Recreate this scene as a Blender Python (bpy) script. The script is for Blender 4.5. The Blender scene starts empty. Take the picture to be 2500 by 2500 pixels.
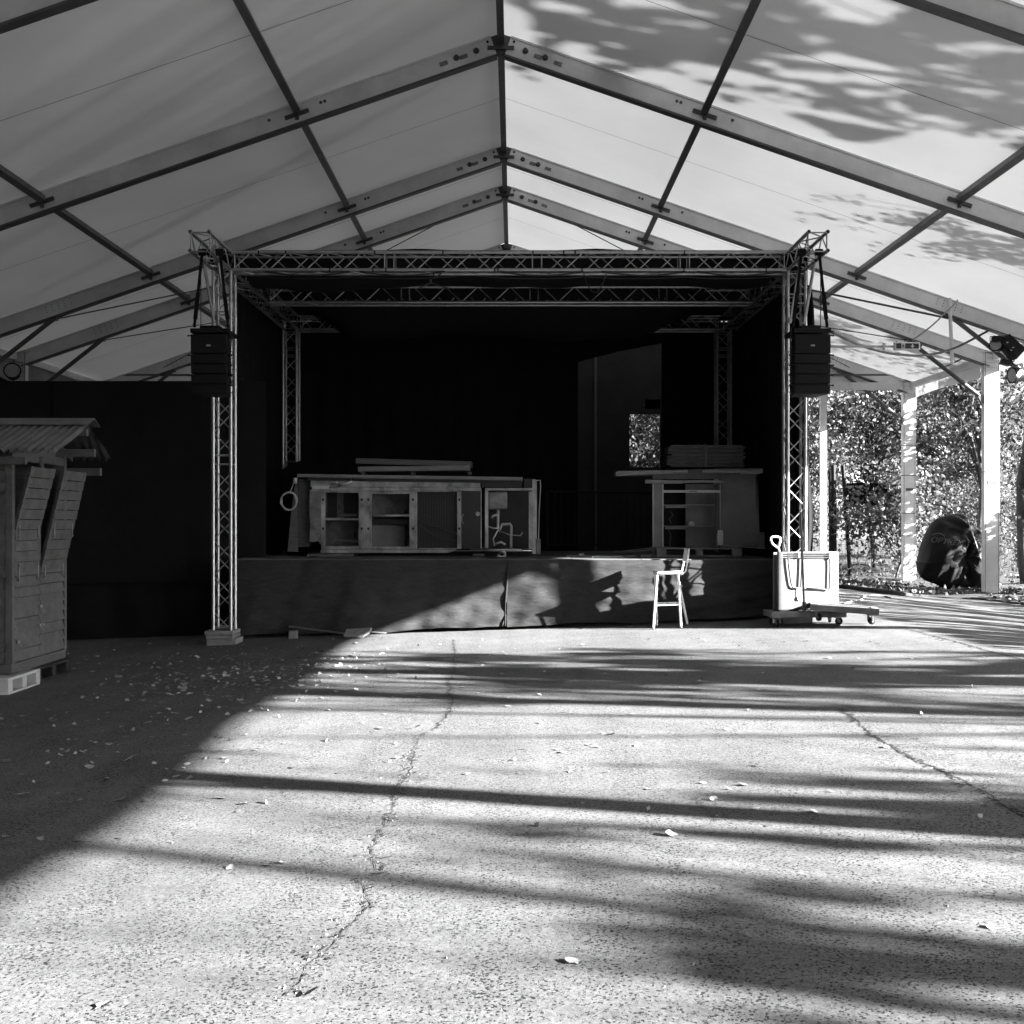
import bpy, bmesh, math, random
import numpy as np
from mathutils import Vector, Matrix

random.seed(7)
rng = np.random.default_rng(7)
scene = bpy.context.scene
COL = scene.collection
PI = math.pi

# ------------------------------------------------------------------ camera
F, CX, CY, EYE = 2700.0, 1255.0, 1272.0, 1.55
cam_d = bpy.data.cameras.new('camera')
cam_d.sensor_width = 36.0
cam_d.sensor_fit = 'HORIZONTAL'
cam_d.lens = 36.0 * F / 2500.0
cam_d.shift_x = -(CX - 1250) / 2500.0
cam_d.shift_y = (CY - 1250) / 2500.0
cam_d.clip_start = 0.1
cam_d.clip_end = 3000.0
cam = bpy.data.objects.new('camera', cam_d)
COL.objects.link(cam)
cam.location = (0, 0, EYE)
cam.rotation_euler = (PI / 2, 0, 0)
scene.camera = cam

# ------------------------------------------------------------------ light
SR, SK = 0.42, 0.385                      # towards the sun: (1, -SR, SK)
SUN = Vector((1, -SR, SK)).normalized()
ELEV = math.asin(SUN.z)
world = bpy.data.worlds.new('World')
scene.world = world
world.use_nodes = True
wn = world.node_tree
for n in list(wn.nodes):
    wn.nodes.remove(n)
sky = wn.nodes.new('ShaderNodeTexSky')
sky.sky_type = 'NISHITA'
sky.sun_disc = False
sky.sun_elevation = ELEV
sky.sun_rotation = math.atan2(SUN.x, SUN.y)
bwn = wn.nodes.new('ShaderNodeRGBToBW')          # the photograph is black and white
bg = wn.nodes.new('ShaderNodeBackground')
bg.inputs['Strength'].default_value = 0.05
wo = wn.nodes.new('ShaderNodeOutputWorld')
wn.links.new(sky.outputs[0], bwn.inputs[0])
wn.links.new(bwn.outputs[0], bg.inputs['Color'])
wn.links.new(bg.outputs[0], wo.inputs['Surface'])
sun_d = bpy.data.lights.new('sun', 'SUN')
sun_d.energy = 5.0
sun_d.angle = math.radians(0.53)
sun_d.color = (1, 1, 1)
sun = bpy.data.objects.new('sun', sun_d)
COL.objects.link(sun)
sun.rotation_euler = SUN.to_track_quat('Z', 'Y').to_euler()
sun.location = SUN * 80

vs = scene.view_settings
vs.view_transform = 'Standard'
vs.look = 'None'
vs.gamma = 1.0
vs.use_curve_mapping = False
vs.exposure = 3.87
scene.render.engine = 'CYCLES'
cy = scene.cycles
cy.max_bounces = 6
cy.diffuse_bounces = 4
cy.adaptive_threshold = 0.02
cy.glossy_bounces = 3
cy.transmission_bounces = 4
cy.transparent_max_bounces = 8
cy.caustics_reflective = False
cy.caustics_refractive = False
cy.use_denoising = True

# ------------------------------------------------------------------ materials
MATS = {}

def mat(name, v, rough=0.6, metal=0.0, var=0.0, scale=6.0, bump=0.0, bscale=40.0, spec=0.4, stretch=None, detail=6):
    m = bpy.data.materials.new(name)
    m.use_nodes = True
    nt = m.node_tree
    b = nt.nodes['Principled BSDF']
    b.inputs['Base Color'].default_value = (v, v, v, 1)
    b.inputs['Roughness'].default_value = rough
    b.inputs['Metallic'].default_value = metal
    b.inputs['Specular IOR Level'].default_value = spec
    tc = nt.nodes.new('ShaderNodeNewGeometry')
    src = tc.outputs['Position']
    if stretch:
        mp = nt.nodes.new('ShaderNodeMapping')
        mp.inputs['Scale'].default_value = stretch
        nt.links.new(src, mp.inputs['Vector'])
        src = mp.outputs[0]
    if var > 0:
        nz = nt.nodes.new('ShaderNodeTexNoise')
        nz.inputs['Scale'].default_value = scale
        nz.inputs['Detail'].default_value = detail
        nz.inputs['Roughness'].default_value = 0.65
        nt.links.new(src, nz.inputs['Vector'])
        mr = nt.nodes.new('ShaderNodeMapRange')
        mr.inputs['From Min'].default_value = 0.28
        mr.inputs['From Max'].default_value = 0.72
        mr.inputs['To Min'].default_value = v * (1 - var)
        mr.inputs['To Max'].default_value = v * (1 + var)
        nt.links.new(nz.outputs['Fac'], mr.inputs['Value'])
        nt.links.new(mr.outputs[0], b.inputs['Base Color'])
        if metal > 0.3:
            mr2 = nt.nodes.new('ShaderNodeMapRange')
            mr2.inputs['To Min'].default_value = max(0.1, rough - 0.15)
            mr2.inputs['To Max'].default_value = min(1, rough + 0.2)
            nt.links.new(nz.outputs['Fac'], mr2.inputs['Value'])
            nt.links.new(mr2.outputs[0], b.inputs['Roughness'])
    if bump > 0:
        nb = nt.nodes.new('ShaderNodeTexNoise')
        nb.inputs['Scale'].default_value = bscale
        nb.inputs['Detail'].default_value = 5
        nt.links.new(src, nb.inputs['Vector'])
        bp = nt.nodes.new('ShaderNodeBump')
        bp.inputs['Strength'].default_value = bump
        bp.inputs['Distance'].default_value = 0.02
        nt.links.new(nb.outputs['Fac'], bp.inputs['Height'])
        nt.links.new(bp.outputs[0], b.inputs['Normal'])
    MATS[name] = m
    return m

mat('frame_alu', 0.58, 0.5, 0.0, 0.18, 1.6, 0.05, 30, stretch=(1, 1, 1))
mat('flange', 0.075, 0.5, 0.0, 0.3, 3)
mat('purlin_steel', 0.085, 0.5, 0.0, 0.25, 4)
mat('dark_steel', 0.05, 0.5, 0.0, 0.3, 8)
mat('truss_alu', 0.36, 0.36, 0.85, 0.25, 9)
mat('black_cloth', 0.010, 0.95, 0.0, 0.25, 3, 0.1, 200, spec=0.1)
mat('skirt_cloth', 0.028, 0.9, 0.0, 0.25, 9.0, 0.45, 9, spec=0.12, stretch=(1, 1, 3.2))
mat('canopy_cloth', 0.012, 0.9, 0.0, 0.2, 3, spec=0.1)
mat('black_plastic', 0.007, 0.6, 0.0, 0.2, 12, 0.05, 120, spec=0.15)
mat('rubber', 0.008, 0.7, spec=0.15)
mat('stainless', 0.30, 0.40, 0.6, 0.75, 2.6, 0.03, 30, stretch=(1.6, 1, 1.0))
mat('stainless_dull', 0.17, 0.55, 0.3, 0.6, 5.0)
mat('grey_laminate', 0.15, 0.5, 0.0, 0.25, 3.0)
mat('dark_laminate', 0.022, 0.4, 0.0, 0.2, 3.0)
mat('dark_wood', 0.075, 0.7, 0.0, 0.4, 7, 0.1, 60, stretch=(1, 1, 8))
mat('shed_wood', 0.085, 0.85, 0.0, 0.30, 7, 0.1, 50, stretch=(1, 1, 1.2), spec=0.15)
mat('pale_wood', 0.20, 0.75, 0.0, 0.35, 9, 0.1, 60, stretch=(1, 1, 7))
mat('white_panel', 0.10, 0.35, 0.0, 0.10, 4)
mat('white_plastic', 0.42, 0.5, 0.0, 0.12, 6)
mat('stool_paint', 0.8, 0.35, 0.0, 0.08, 9)
mat('grey_tube', 0.07, 0.4, 0.3, 0.2, 8)
mat('galvanised', 0.12, 0.55, 0.2, 0.35, 4)
mat('cover_nylon', 0.009, 0.66, 0.0, 0.25, 6, 0.2, 14, spec=0.2)
mat('cable', 0.012, 0.5)
mat('pale_cable', 0.35, 0.5)
mat('white_print', 0.6, 0.6)
mat('black_print', 0.02, 0.6)
mat('sign_panel', 0.015, 0.3)
mat('lamp_glass', 0.25, 0.15, 0.2, 0.4, 60)
mat('bark', 0.055, 0.9, 0.0, 0.45, 12, 0.6, 25, stretch=(1, 1, .3))
mat('wall_fabric', 0.16, 0.7, 0.0, 0.3, 1.2)
mat('pebble', 0.11, 0.9, 0.0, 0.5, 30)
mat('crack_dirt', 0.012, 0.95, 0.0, 0.5, 40)
mat('stone_block', 0.17, 0.9, 0.0, 0.3, 14, 0.2, 60)
mat('fence_metal', 0.02, 0.7, 0.0, 0.3, 10, spec=0.15)
mat('banner', 0.008, 0.9, 0.0, 0.85, 2.6, spec=0.08)
mat('dim_wall_cloth', 0.025, 0.85, 0.0, 0.4, 1.5)  # dark base colour holds the dimness of the rear wall
mat('faded_print', 0.10, 0.6)
mat('dolly_wood', 0.11, 0.75, 0.0, 0.4, 9, 0.1, 60)

def fabric_mat():
    m = bpy.data.materials.new('roof_membrane')
    m.use_nodes = True
    nt = m.node_tree
    nt.nodes.remove(nt.nodes['Principled BSDF'])
    out = nt.nodes['Material Output']
    geo = nt.nodes.new('ShaderNodeNewGeometry')
    nz = nt.nodes.new('ShaderNodeTexNoise')
    nz.inputs['Scale'].default_value = 0.55
    nz.inputs['Detail'].default_value = 7
    nz.inputs['Roughness'].default_value = 0.6
    nt.links.new(geo.outputs['Position'], nz.inputs['Vector'])
    def ramp(lo, hi):
        r = nt.nodes.new('ShaderNodeMapRange')
        r.inputs['From Min'].default_value = 0.3
        r.inputs['From Max'].default_value = 0.7
        r.inputs['To Min'].default_value = lo
        r.inputs['To Max'].default_value = hi
        nt.links.new(nz.outputs['Fac'], r.inputs['Value'])
        return r.outputs[0]
    wr = nt.nodes.new('ShaderNodeTexNoise')
    wr.inputs['Scale'].default_value = 0.9
    wr.inputs['Detail'].default_value = 5
    mpw = nt.nodes.new('ShaderNodeMapping')
    mpw.inputs['Scale'].default_value = (1.0, 2.6, 1.0)
    nt.links.new(geo.outputs['Position'], mpw.inputs['Vector'])
    nt.links.new(mpw.outputs[0], wr.inputs['Vector'])
    bw = nt.nodes.new('ShaderNodeBump')
    bw.inputs['Strength'].default_value = 0.08
    bw.inputs['Distance'].default_value = 0.06
    nt.links.new(wr.outputs['Fac'], bw.inputs['Height'])
    d = nt.nodes.new('ShaderNodeBsdfDiffuse')
    nt.links.new(bw.outputs[0], d.inputs['Normal'])
    t = nt.nodes.new('ShaderNodeBsdfTranslucent')
    a = nt.nodes.new('ShaderNodeAddShader')
    nt.links.new(ramp(0.64, 0.70), d.inputs['Color'])
    nt.links.new(ramp(0.033, 0.039), t.inputs['Color'])
    nt.links.new(d.outputs[0], a.inputs[0])
    nt.links.new(t.outputs[0], a.inputs[1])
    nt.links.new(a.outputs[0], out.inputs['Surface'])
    MATS['roof_membrane'] = m
fabric_mat()
mat('seam', 0.10, 0.8)

def leaf_mat(name, lo, hi, trans):
    m = bpy.data.materials.new(name)
    m.use_nodes = True
    nt = m.node_tree
    b = nt.nodes['Principled BSDF']
    out = nt.nodes['Material Output']
    geo = nt.nodes.new('ShaderNodeNewGeometry')
    mr = nt.nodes.new('ShaderNodeMapRange')
    mr.inputs['To Min'].default_value = lo
    mr.inputs['To Max'].default_value = hi
    nz = nt.nodes.new('ShaderNodeTexNoise')
    nz.inputs['Scale'].default_value = 0.95
    nz.inputs['Detail'].default_value = 3
    nt.links.new(geo.outputs['Position'], nz.inputs['Vector'])
    m1 = nt.nodes.new('ShaderNodeMapRange')
    m1.inputs['From Min'].default_value = 0.36
    m1.inputs['From Max'].default_value = 0.64
    m1.inputs['To Max'].default_value = 0.68
    nt.links.new(nz.outputs['Fac'], m1.inputs['Value'])
    m2 = nt.nodes.new('ShaderNodeMath')
    m2.operation = 'MULTIPLY_ADD'
    m2.inputs[1].default_value = 0.32
    nt.links.new(geo.outputs['Random Per Island'], m2.inputs[0])
    nt.links.new(m1.outputs[0], m2.inputs[2])
    nt.links.new(m2.outputs[0], mr.inputs['Value'])
    nt.links.new(mr.outputs[0], b.inputs['Base Color'])
    b.inputs['Roughness'].default_value = 0.6
    b.inputs['Specular IOR Level'].default_value = 0.2
    t = nt.nodes.new('ShaderNodeBsdfTranslucent')
    mx = nt.nodes.new('ShaderNodeMixShader')
    mx.inputs[0].default_value = trans
    nt.links.new(mr.outputs[0], t.inputs['Color'])
    nt.links.new(b.outputs[0], mx.inputs[1])
    nt.links.new(t.outputs[0], mx.inputs[2])
    nt.links.new(mx.outputs[0], out.inputs['Surface'])
    MATS[name] = m
leaf_mat('leaf', 0.018, 0.18, 0.35)
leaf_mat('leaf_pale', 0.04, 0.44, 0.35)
leaf_mat('leaf_shaded', 0.006, 0.05, 0.3)  # darker leaf copy, shade put into the colour for trees behind the opening
leaf_mat('dry_leaf', 0.08, 0.38, 0.15)
leaf_mat('litter_leaf', 0.02, 0.11, 0.15)

def asphalt_mat():
    m = bpy.data.materials.new('asphalt')
    m.use_nodes = True
    nt = m.node_tree
    N, L = nt.nodes, nt.links
    b = N['Principled BSDF']
    geo = N.new('ShaderNodeNewGeometry')
    P_ = geo.outputs['Position']
    def vor(scale, feature):
        v = N.new('ShaderNodeTexVoronoi')
        v.feature = feature
        v.inputs['Scale'].default_value = scale
        L.new(P_, v.inputs['Vector'])
        return v
    def noise(scale, det, rough=0.6):
        v = N.new('ShaderNodeTexNoise')
        v.inputs['Scale'].default_value = scale
        v.inputs['Detail'].default_value = det
        v.inputs['Roughness'].default_value = rough
        L.new(P_, v.inputs['Vector'])
        return v
    def mrange(sock, a, c, lo, hi):
        r = N.new('ShaderNodeMapRange')
        r.inputs['From Min'].default_value = a
        r.inputs['From Max'].default_value = c
        r.inputs['To Min'].default_value = lo
        r.inputs['To Max'].default_value = hi
        L.new(sock, r.inputs['Value'])
        return r.outputs[0]
    def math_(op, a, c):
        r = N.new('ShaderNodeMath')
        r.operation = op
        for k, s in enumerate((a, c)):
            if isinstance(s, (int, float)):
                r.inputs[k].default_value = s
            else:
                L.new(s, r.inputs[k])
        return r.outputs[0]
    v1 = vor(75, 'F1')
    sep = N.new('ShaderNodeSeparateColor')
    L.new(v1.outputs['Color'], sep.inputs[0])
    stone = mrange(sep.outputs[0], 0, 1, 0.096, 0.150)
    e1 = vor(75, 'DISTANCE_TO_EDGE')
    edge = mrange(e1.outputs['Distance'], 0.0, 0.10, 0.72, 1.0)
    n1 = noise(70, 2, 0.75)
    n1b = noise(2.3, 3)
    thr = math_('ADD', n1.outputs['Fac'], mrange(n1b.outputs['Fac'], 0.3, 0.7, -0.03, 0.03))
    pits1 = mrange(thr, 0.370, 0.430, 0.05, 1.0)
    def spots(scale, rad, thr_, lo):
        v_ = vor(scale, 'F1')
        sp_ = N.new('ShaderNodeSeparateColor')
        L.new(v_.outputs['Color'], sp_.inputs[0])
        size = mrange(sp_.outputs[2], thr_, 1.0, 0.0, rad)           # only some cells carry a pit
        d_ = math_('SUBTRACT', v_.outputs['Distance'], size)
        return mrange(d_, 0.0, 0.10, lo, 1.0)
    pits2 = spots(66, 0.40, 0.55, 0.10)
    pits4 = spots(33, 0.22, 0.72, 0.14)
    n1d = noise(7.5, 4, 0.8)
    pits3 = mrange(n1d.outputs['Fac'], 0.36, 0.52, 0.86, 1.0)
    pits = math_('MULTIPLY', math_('MULTIPLY', pits1, pits4), math_('MULTIPLY', pits2, pits3))
    n2 = noise(1.1, 6)
    blot = mrange(n2.outputs['Fac'], 0.3, 0.7, 0.78, 1.14)
    n3 = noise(0.16, 4)
    big = mrange(n3.outputs['Fac'], 0.35, 0.65, 0.82, 1.14)
    c = math_('MULTIPLY', math_('MULTIPLY', stone, edge), math_('MULTIPLY', pits, math_('MULTIPLY', blot, big)))
    L.new(c, b.inputs['Base Color'])
    b.inputs['Roughness'].default_value = 0.85
    b.inputs['Specular IOR Level'].default_value = 0.3
    h = math_('ADD', math_('MULTIPLY', edge, 0.35), math_('ADD', math_('MULTIPLY', pits, 0.45), math_('MULTIPLY', sep.outputs[1], 0.25)))
    bp = N.new('ShaderNodeBump')
    bp.inputs['Strength'].default_value = 0.4
    bp.inputs['Distance'].default_value = 0.004
    L.new(h, bp.inputs['Height'])
    L.new(bp.outputs[0], b.inputs['Normal'])
    MATS['asphalt'] = m
asphalt_mat()
mat('soil', 0.032, 0.95, 0.0, 0.6, 5, 0.8, 14)

# ------------------------------------------------------------------ helpers
def V(*a):
    return Vector(a)

def P(x, y, D):
    """photo pixel (2500 wide) at distance D -> world point"""
    return Vector(((x - CX) / F * D, D, EYE - (y - CY) / F * D))

def gz(x, y):
    """height of the yard: falls to one side, drops off past the paving"""
    if x < -9: s = -9 * 0.035
    elif x < 0: s = 0.035 * x
    elif x < 5: s = 0.040 * x
    elif x < 10: 
        t = (x - 5) / 5
        t = t * t * (3 - 2 * t)
        s = 0.20 * (1 - t) - 0.10 * t
    else: s = -0.10
    if y > 30: s += min((y - 30) * 0.012, 1.0)
    return s

def G(x, y, lift=0.0):
    """photo pixel -> point on the yard"""
    D = F * EYE / max(y - CY, 1)
    for _ in range(30):
        D = F * (EYE - gz((x - CX) / F * D, D)) / (y - CY)
    X = (x - CX) / F * D
    return Vector((X, D, gz(X, D) + lift))

WLOC = {}

def tag(o, label=None, cat=None, group=None, kind=None):
    if label: o['label'] = label
    if cat: o['category'] = cat
    if group: o['group'] = group
    if kind: o['kind'] = kind
    return o

def root(name, loc, label, cat, group=None):
    o = bpy.data.objects.new(name, None)
    o.empty_display_size = 0.2
    COL.objects.link(o)
    o.location = loc
    WLOC[o] = Vector(loc)
    return tag(o, label, cat, group)

def link_mesh(name, me, material, parent=None):
    o = bpy.data.objects.new(name, me)
    COL.objects.link(o)
    if material:
        me.materials.append(MATS[material])
    if parent is not None:
        o.parent = parent
    WLOC[o] = Vector(WLOC[parent]) if parent is not None else Vector((0, 0, 0))
    return o

class MB:
    def __init__(s):
        s.v, s.f = [], []
    def add(s, vs_, fs):
        k = len(s.v)
        s.v += [tuple(p) for p in vs_]
        s.f += [tuple(i + k for i in f) for f in fs]
        return s
    def hexa(s, p):
        return s.add(p, [(0, 3, 2, 1), (4, 5, 6, 7), (0, 1, 5, 4), (1, 2, 6, 5), (2, 3, 7, 6), (3, 0, 4, 7)])
    def box(s, a, b):
        x0, y0, z0 = a
        x1, y1, z1 = b
        return s.hexa([(x0, y0, z0), (x1, y0, z0), (x1, y1, z0), (x0, y1, z0), (x0, y0, z1), (x1, y0, z1), (x1, y1, z1), (x0, y1, z1)])
    def rect(s, x0, y0, x1, y1, D, depth):
        """block whose front face fills a photo rectangle at distance D"""
        a, b = P(x0, y1, D), P(x1, y0, D)
        return s.box((a.x, D, a.z), (b.x, D + depth, b.z))
    def beam(s, p0, p1, w, h, up=Vector((0, 0, 1)), o=0.0):
        """rectangular bar; w across, h along up, o shifts along up"""
        p0, p1 = Vector(p0), Vector(p1)
        d = (p1 - p0).normalized()
        sd = d.cross(up)
        if sd.length < 1e-4:
            sd = d.cross(Vector((1, 0, 0)))
        sd.normalize()
        u = sd.cross(d).normalized()
        A, B = sd * (w / 2), u * (h / 2)
        p0 = p0 + u * o
        p1 = p1 + u * o
        return s.hexa([p0 - A - B, p0 + A - B, p1 + A - B, p1 - A - B, p0 - A + B, p0 + A + B, p1 + A + B, p1 - A + B])
    def tube(s, p0, p1, r, n=8, r1=None, caps=True):
        p0, p1 = Vector(p0), Vector(p1)
        d = p1 - p0
        if d.length < 1e-6: return s
        q = d.to_track_quat('Z', 'Y')
        r1 = r if r1 is None else r1
        a, b = [], []
        for i in range(n):
            t = 2 * PI * i / n
            o = q @ Vector((math.cos(t), math.sin(t), 0))
            a.append(p0 + o * r)
            b.append(p1 + o * r1)
        fs = [(i, (i + 1) % n, n + (i + 1) % n, n + i) for i in range(n)]
        if caps:
            fs += [tuple(range(n - 1, -1, -1)), tuple(range(n, 2 * n))]
        return s.add(a + b, fs)
    def ring(s, p0, p1, r, ri, n=12):
        """hollow tube end"""
        p0, p1 = Vector(p0), Vector(p1)
        q = (p1 - p0).to_track_quat('Z', 'Y')
        vs_ = []
        for (p, rr) in ((p0, r), (p1, r), (p1, ri), (p0, ri)):
            vs_ += [p + q @ Vector((math.cos(2 * PI * i / n) * rr, math.sin(2 * PI * i / n) * rr, 0)) for i in range(n)]
        fs = []
        for k in range(4):
            for i in range(n):
                a, b = k * n, ((k + 1) % 4) * n
                fs.append((a + i, a + (i + 1) % n, b + (i + 1) % n, b + i))
        return s.add(vs_, fs)
    def path(s, pts, r, n=6, r1=None):
        pts = [Vector(p) for p in pts]
        m = len(pts)
        vs_, prev = [], None
        for k, p in enumerate(pts):
            d = (pts[min(k + 1, m - 1)] - pts[max(k - 1, 0)]).normalized()
            if prev is None:
                a = d.orthogonal().normalized()
            else:
                a = (prev - d * prev.dot(d)).normalized()
            prev = a
            b = d.cross(a)
            rr = r if r1 is None else r + (r1 - r) * k / (m - 1)
            vs_ += [p + a * math.cos(2 * PI * i / n) * rr + b * math.sin(2 * PI * i / n) * rr for i in range(n)]
        fs = []
        for k in range(m - 1):
            for i in range(n):
                fs.append((k * n + i, k * n + (i + 1) % n, (k + 1) * n + (i + 1) % n, (k + 1) * n + i))
        fs += [tuple(range(n - 1, -1, -1)), tuple((m - 1) * n + i for i in range(n))]
        return s.add(vs_, fs)
    def prism(s, poly, vec):
        poly = [Vector(p) for p in poly]
        n = len(poly)
        vec = Vector(vec)
        fs = [tuple(range(n)), tuple(range(2 * n - 1, n - 1, -1))]
        fs += [(i, n + i, n + (i + 1) % n, (i + 1) % n) for i in range(n)]
        return s.add(poly + [p + vec for p in poly], fs)
    def grid(s, fn, nu, nv):
        vs_ = [fn(i / nu, j / nv) for j in range(nv + 1) for i in range(nu + 1)]
        w = nu + 1
        fs = [(j * w + i, j * w + i + 1, (j + 1) * w + i + 1, (j + 1) * w + i) for j in range(nv) for i in range(nu)]
        return s.add(vs_, fs)
    def build(s, name, material, parent=None, smooth=False, bevel=0.0):
        off = WLOC[parent] if parent is not None else Vector((0, 0, 0))
        me = bpy.data.meshes.new(name)
        me.from_pydata([(x - off.x, y - off.y, z - off.z) for x, y, z in s.v], [], s.f)
        bm = bmesh.new()
        bm.from_mesh(me)
        bmesh.ops.recalc_face_normals(bm, faces=bm.faces)
        bm.to_mesh(me)
        bm.free()
        if smooth:
            me.polygons.foreach_set('use_smooth', [True] * len(me.polygons))
        me.update()
        o = link_mesh(name, me, material, parent)
        if bevel > 0:
            bv = o.modifiers.new('bevel', 'BEVEL')
            bv.width = bevel
            bv.segments = 2
            bv.limit_method = 'ANGLE'
        return o

def sag(p0, p1, drop, n=14):
    p0, p1 = Vector(p0), Vector(p1)
    return [p0.lerp(p1, t / n) - Vector((0, 0, drop * 4 * (t / n) * (1 - t / n))) for t in range(n + 1)]

def shade_smooth_angle(o, ang=40):
    me = o.data
    me.polygons.foreach_set('use_smooth', [True] * len(me.polygons))
    me.set_sharp_from_angle(angle=math.radians(ang))

def nse(x, seed=0):
    """cheap smooth 1-d noise"""
    return (math.sin(x * 1.7 + seed * 3.1) + math.sin(x * 3.9 + seed * 1.3) * .5 + math.sin(x * 8.3 + seed * 5.7) * .25) / 1.75

# ------------------------------------------------------------------ ground
def axis(vals):
    out = []
    for a, b, st in vals:
        n = max(1, round((b - a) / st))
        out += [a + (b - a) * k / n for k in range(n)]
    out.append(vals[-1][1])
    return out
gx = axis([(-900, -60, 140), (-60, -12, 8), (-12, 14, 0.5), (14, 60, 4), (60, 900, 140)])
gy = axis([(-400, -20, 60), (-20, 0, 4), (0, 34, 1.0), (34, 60, 4), (60, 1500, 180)])
g = MB()
nx = len(gx)
g.add([(x, y, gz(x, y)) for y in gy for x in gx],
      [(j * nx + i, j * nx + i + 1, (j + 1) * nx + i + 1, (j + 1) * nx + i) for j in range(len(gy) - 1) for i in range(nx - 1)])
ground = tag(g.build('ground', 'asphalt', smooth=True), kind='structure')

def crack(pxs, width, seed):
    r = random.Random(seed)
    pts = [G(*p, lift=.004) for p in pxs]
    fine = []
    for a, b in zip(pts[:-1], pts[1:]):
        n = max(3, int((b - a).length / 0.028))
        for k in range(n):
            fine.append(a.lerp(b, k / n))
    m = MB()
    j = 0
    n = len(fine)
    on = True
    la, lb = [], []
    for p in fine:                                # hairline that links the broken pits
        j = j * .8 + r.uniform(-1, 1) * .012
        w = width * r.uniform(.08, .26)
        for lst, sg in ((la, -1), (lb, 1)):
            lst.append((p.x + j + sg * w, p.y + sg * w * .6, gz(p.x, p.y) + .003))
    m.add(la + lb, [(k, k + 1, n + k + 1, n + k) for k in range(n - 1)])
    j = 0
    for k in range(n - 1):
        p, q = fine[k], fine[k + 1]
        j = j * .7 + r.uniform(-1, 1) * .022
        if r.random() < (.10 if on else .35): on = not on
        if on or r.random() < .4:
            w = width * max(.12, r.gauss(.42, .3))
            d = (q - p) * r.uniform(.6, 1.5)
            c = p + V(j, 0, 0)
            s0 = V(d.y, -d.x, 0).normalized() * w
            pts_ = [c - s0 * .3, c + d * .45 - s0 * r.uniform(.6, 1.2), c + d * 1.05, c + d * .5 + s0 * r.uniform(.6, 1.2)]
            m.add([(t_.x, t_.y, gz(t_.x, t_.y) + .004) for t_ in pts_], [(0, 1, 2, 3)])
        for _ in range(2):                       # crumbled pits either side
            if r.random() < .75:
                c = p + V(r.gauss(0, .055), r.gauss(0, .03), 0)
                e = r.uniform(.003, .010)
                pts_ = [c + V(math.cos(t_) * e * r.uniform(.5, 1.6), math.sin(t_) * e * r.uniform(.5, 1.6), 0) for t_ in (0, 1.3, 2.5, 3.8, 5.0)]
                m.add([(t_.x, t_.y, gz(t_.x, t_.y) + .004) for t_ in pts_], [(0, 1, 2, 3, 4)])
    return m.build('crack', 'crack_dirt', ground)
crack([(1108, 1562), (1112, 1620), (1098, 1668), (1102, 1735), (1060, 1780), (1020, 1800)], .020, 1)
crack([(1020, 1800), (990, 1900), (962, 1950), (940, 2020), (905, 2085), (935, 2130)], .012, 2)
crack([(935, 2130), (880, 2150), (895, 2210), (870, 2240), (770, 2330), (690, 2440)], .011, 3)
crack([(2050, 1730), (2130, 1795), (2230, 1850), (2330, 1900), (2420, 1950), (2500, 2000)], .030, 4)
crack([(2210, 1535), (2330, 1565), (2430, 1595), (2500, 1610)], .03, 5)
crack([(1700, 1945), (1725, 1985), (1755, 2010)], .008, 6)

# loose chips along the cracks and over the yard
def pebbles():
    m = MB()
    spots = []
    for a, b, n in (((1108, 1592), (1000, 1860), 90), ((1000, 1860), (880, 2160), 90), ((880, 2160), (690, 2440), 70), ((2050, 1730), (2500, 1990), 130), ((2210, 1535), (2500, 1610), 60)):
        for _ in range(n):
            t = random.random()
            spots.append((a[0] + (b[0] - a[0]) * t + random.gauss(0, 22), a[1] + (b[1] - a[1]) * t + random.gauss(0, 7)))
    for _ in range(160):
        spots.append((random.uniform(-60, 2560), 1560 + 940 * random.random() ** 1.5))
    for x, y in spots:
        p = G(x, y)
        r = random.uniform(.003, .008)
        vs_ = []
        for k in range(5):
            t = 2 * PI * k / 5 + random.random()
            vs_.append((p.x + math.cos(t) * r * random.uniform(.7, 1.3), p.y + math.sin(t) * r * random.uniform(.7, 1.3), p.z))
        vs_.append((p.x, p.y, p.z + r * random.uniform(.5, 1.1)))
        m.add(vs_, [(k, (k + 1) % 5, 5) for k in range(5)])
    tag(m.build('loose_gravel', 'pebble'), 'loose stone chips scattered over the asphalt yard', 'gravel', kind='stuff')
pebbles()

# leaf-covered earth beyond the paving
def soil():
    m = MB()
    def fn(u, v):
        x = 4.0 + 40 * u
        edge = 23.6 + .6 * math.sin(x * 1.3) + .35 * math.sin(x * 3.7 + 1) - (0 if x < 9.8 else min(20, (x - 9.8) * 9))
        y = edge + (70 - edge) * v ** 2.2
        return (x, y, gz(x, y) + .006 + .04 * min(1, v * 60) + .05 * math.sin(x * 2.1 + y) * min(1, v * 20))
    m.grid(fn, 120, 60)
    tag(m.build('forest_floor', 'soil', smooth=True), kind='structure')
soil()

# ------------------------------------------------------------------ marquee
RX, RZ, RS = -0.2, 8.94, 0.345           # ridge x, ridge height (top of rafter), slope
HW = 10.72                               # half width to the eave
FR = [-8.23, -3.23, 1.77, 6.77, 11.77, 16.77, 21.77, 24.30, 29.35]
EZ = RZ - RS * HW
sl = Vector((1, 0, -RS)).normalized()
tent = root('marquee_tent', (RX, 29.35, 0), 'white aluminium-framed marquee with a pitched fabric roof over the whole yard', 'marquee')

def roof_pt(side, t, drop=0.0):
    """t metres (horizontal) from the ridge, drop below the rafter top, measured square to the slope"""
    n = Vector((side * RS, 0, 1)).normalized()
    return Vector((RX + side * t, 0, RZ - RS * t)) - n * drop

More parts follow.
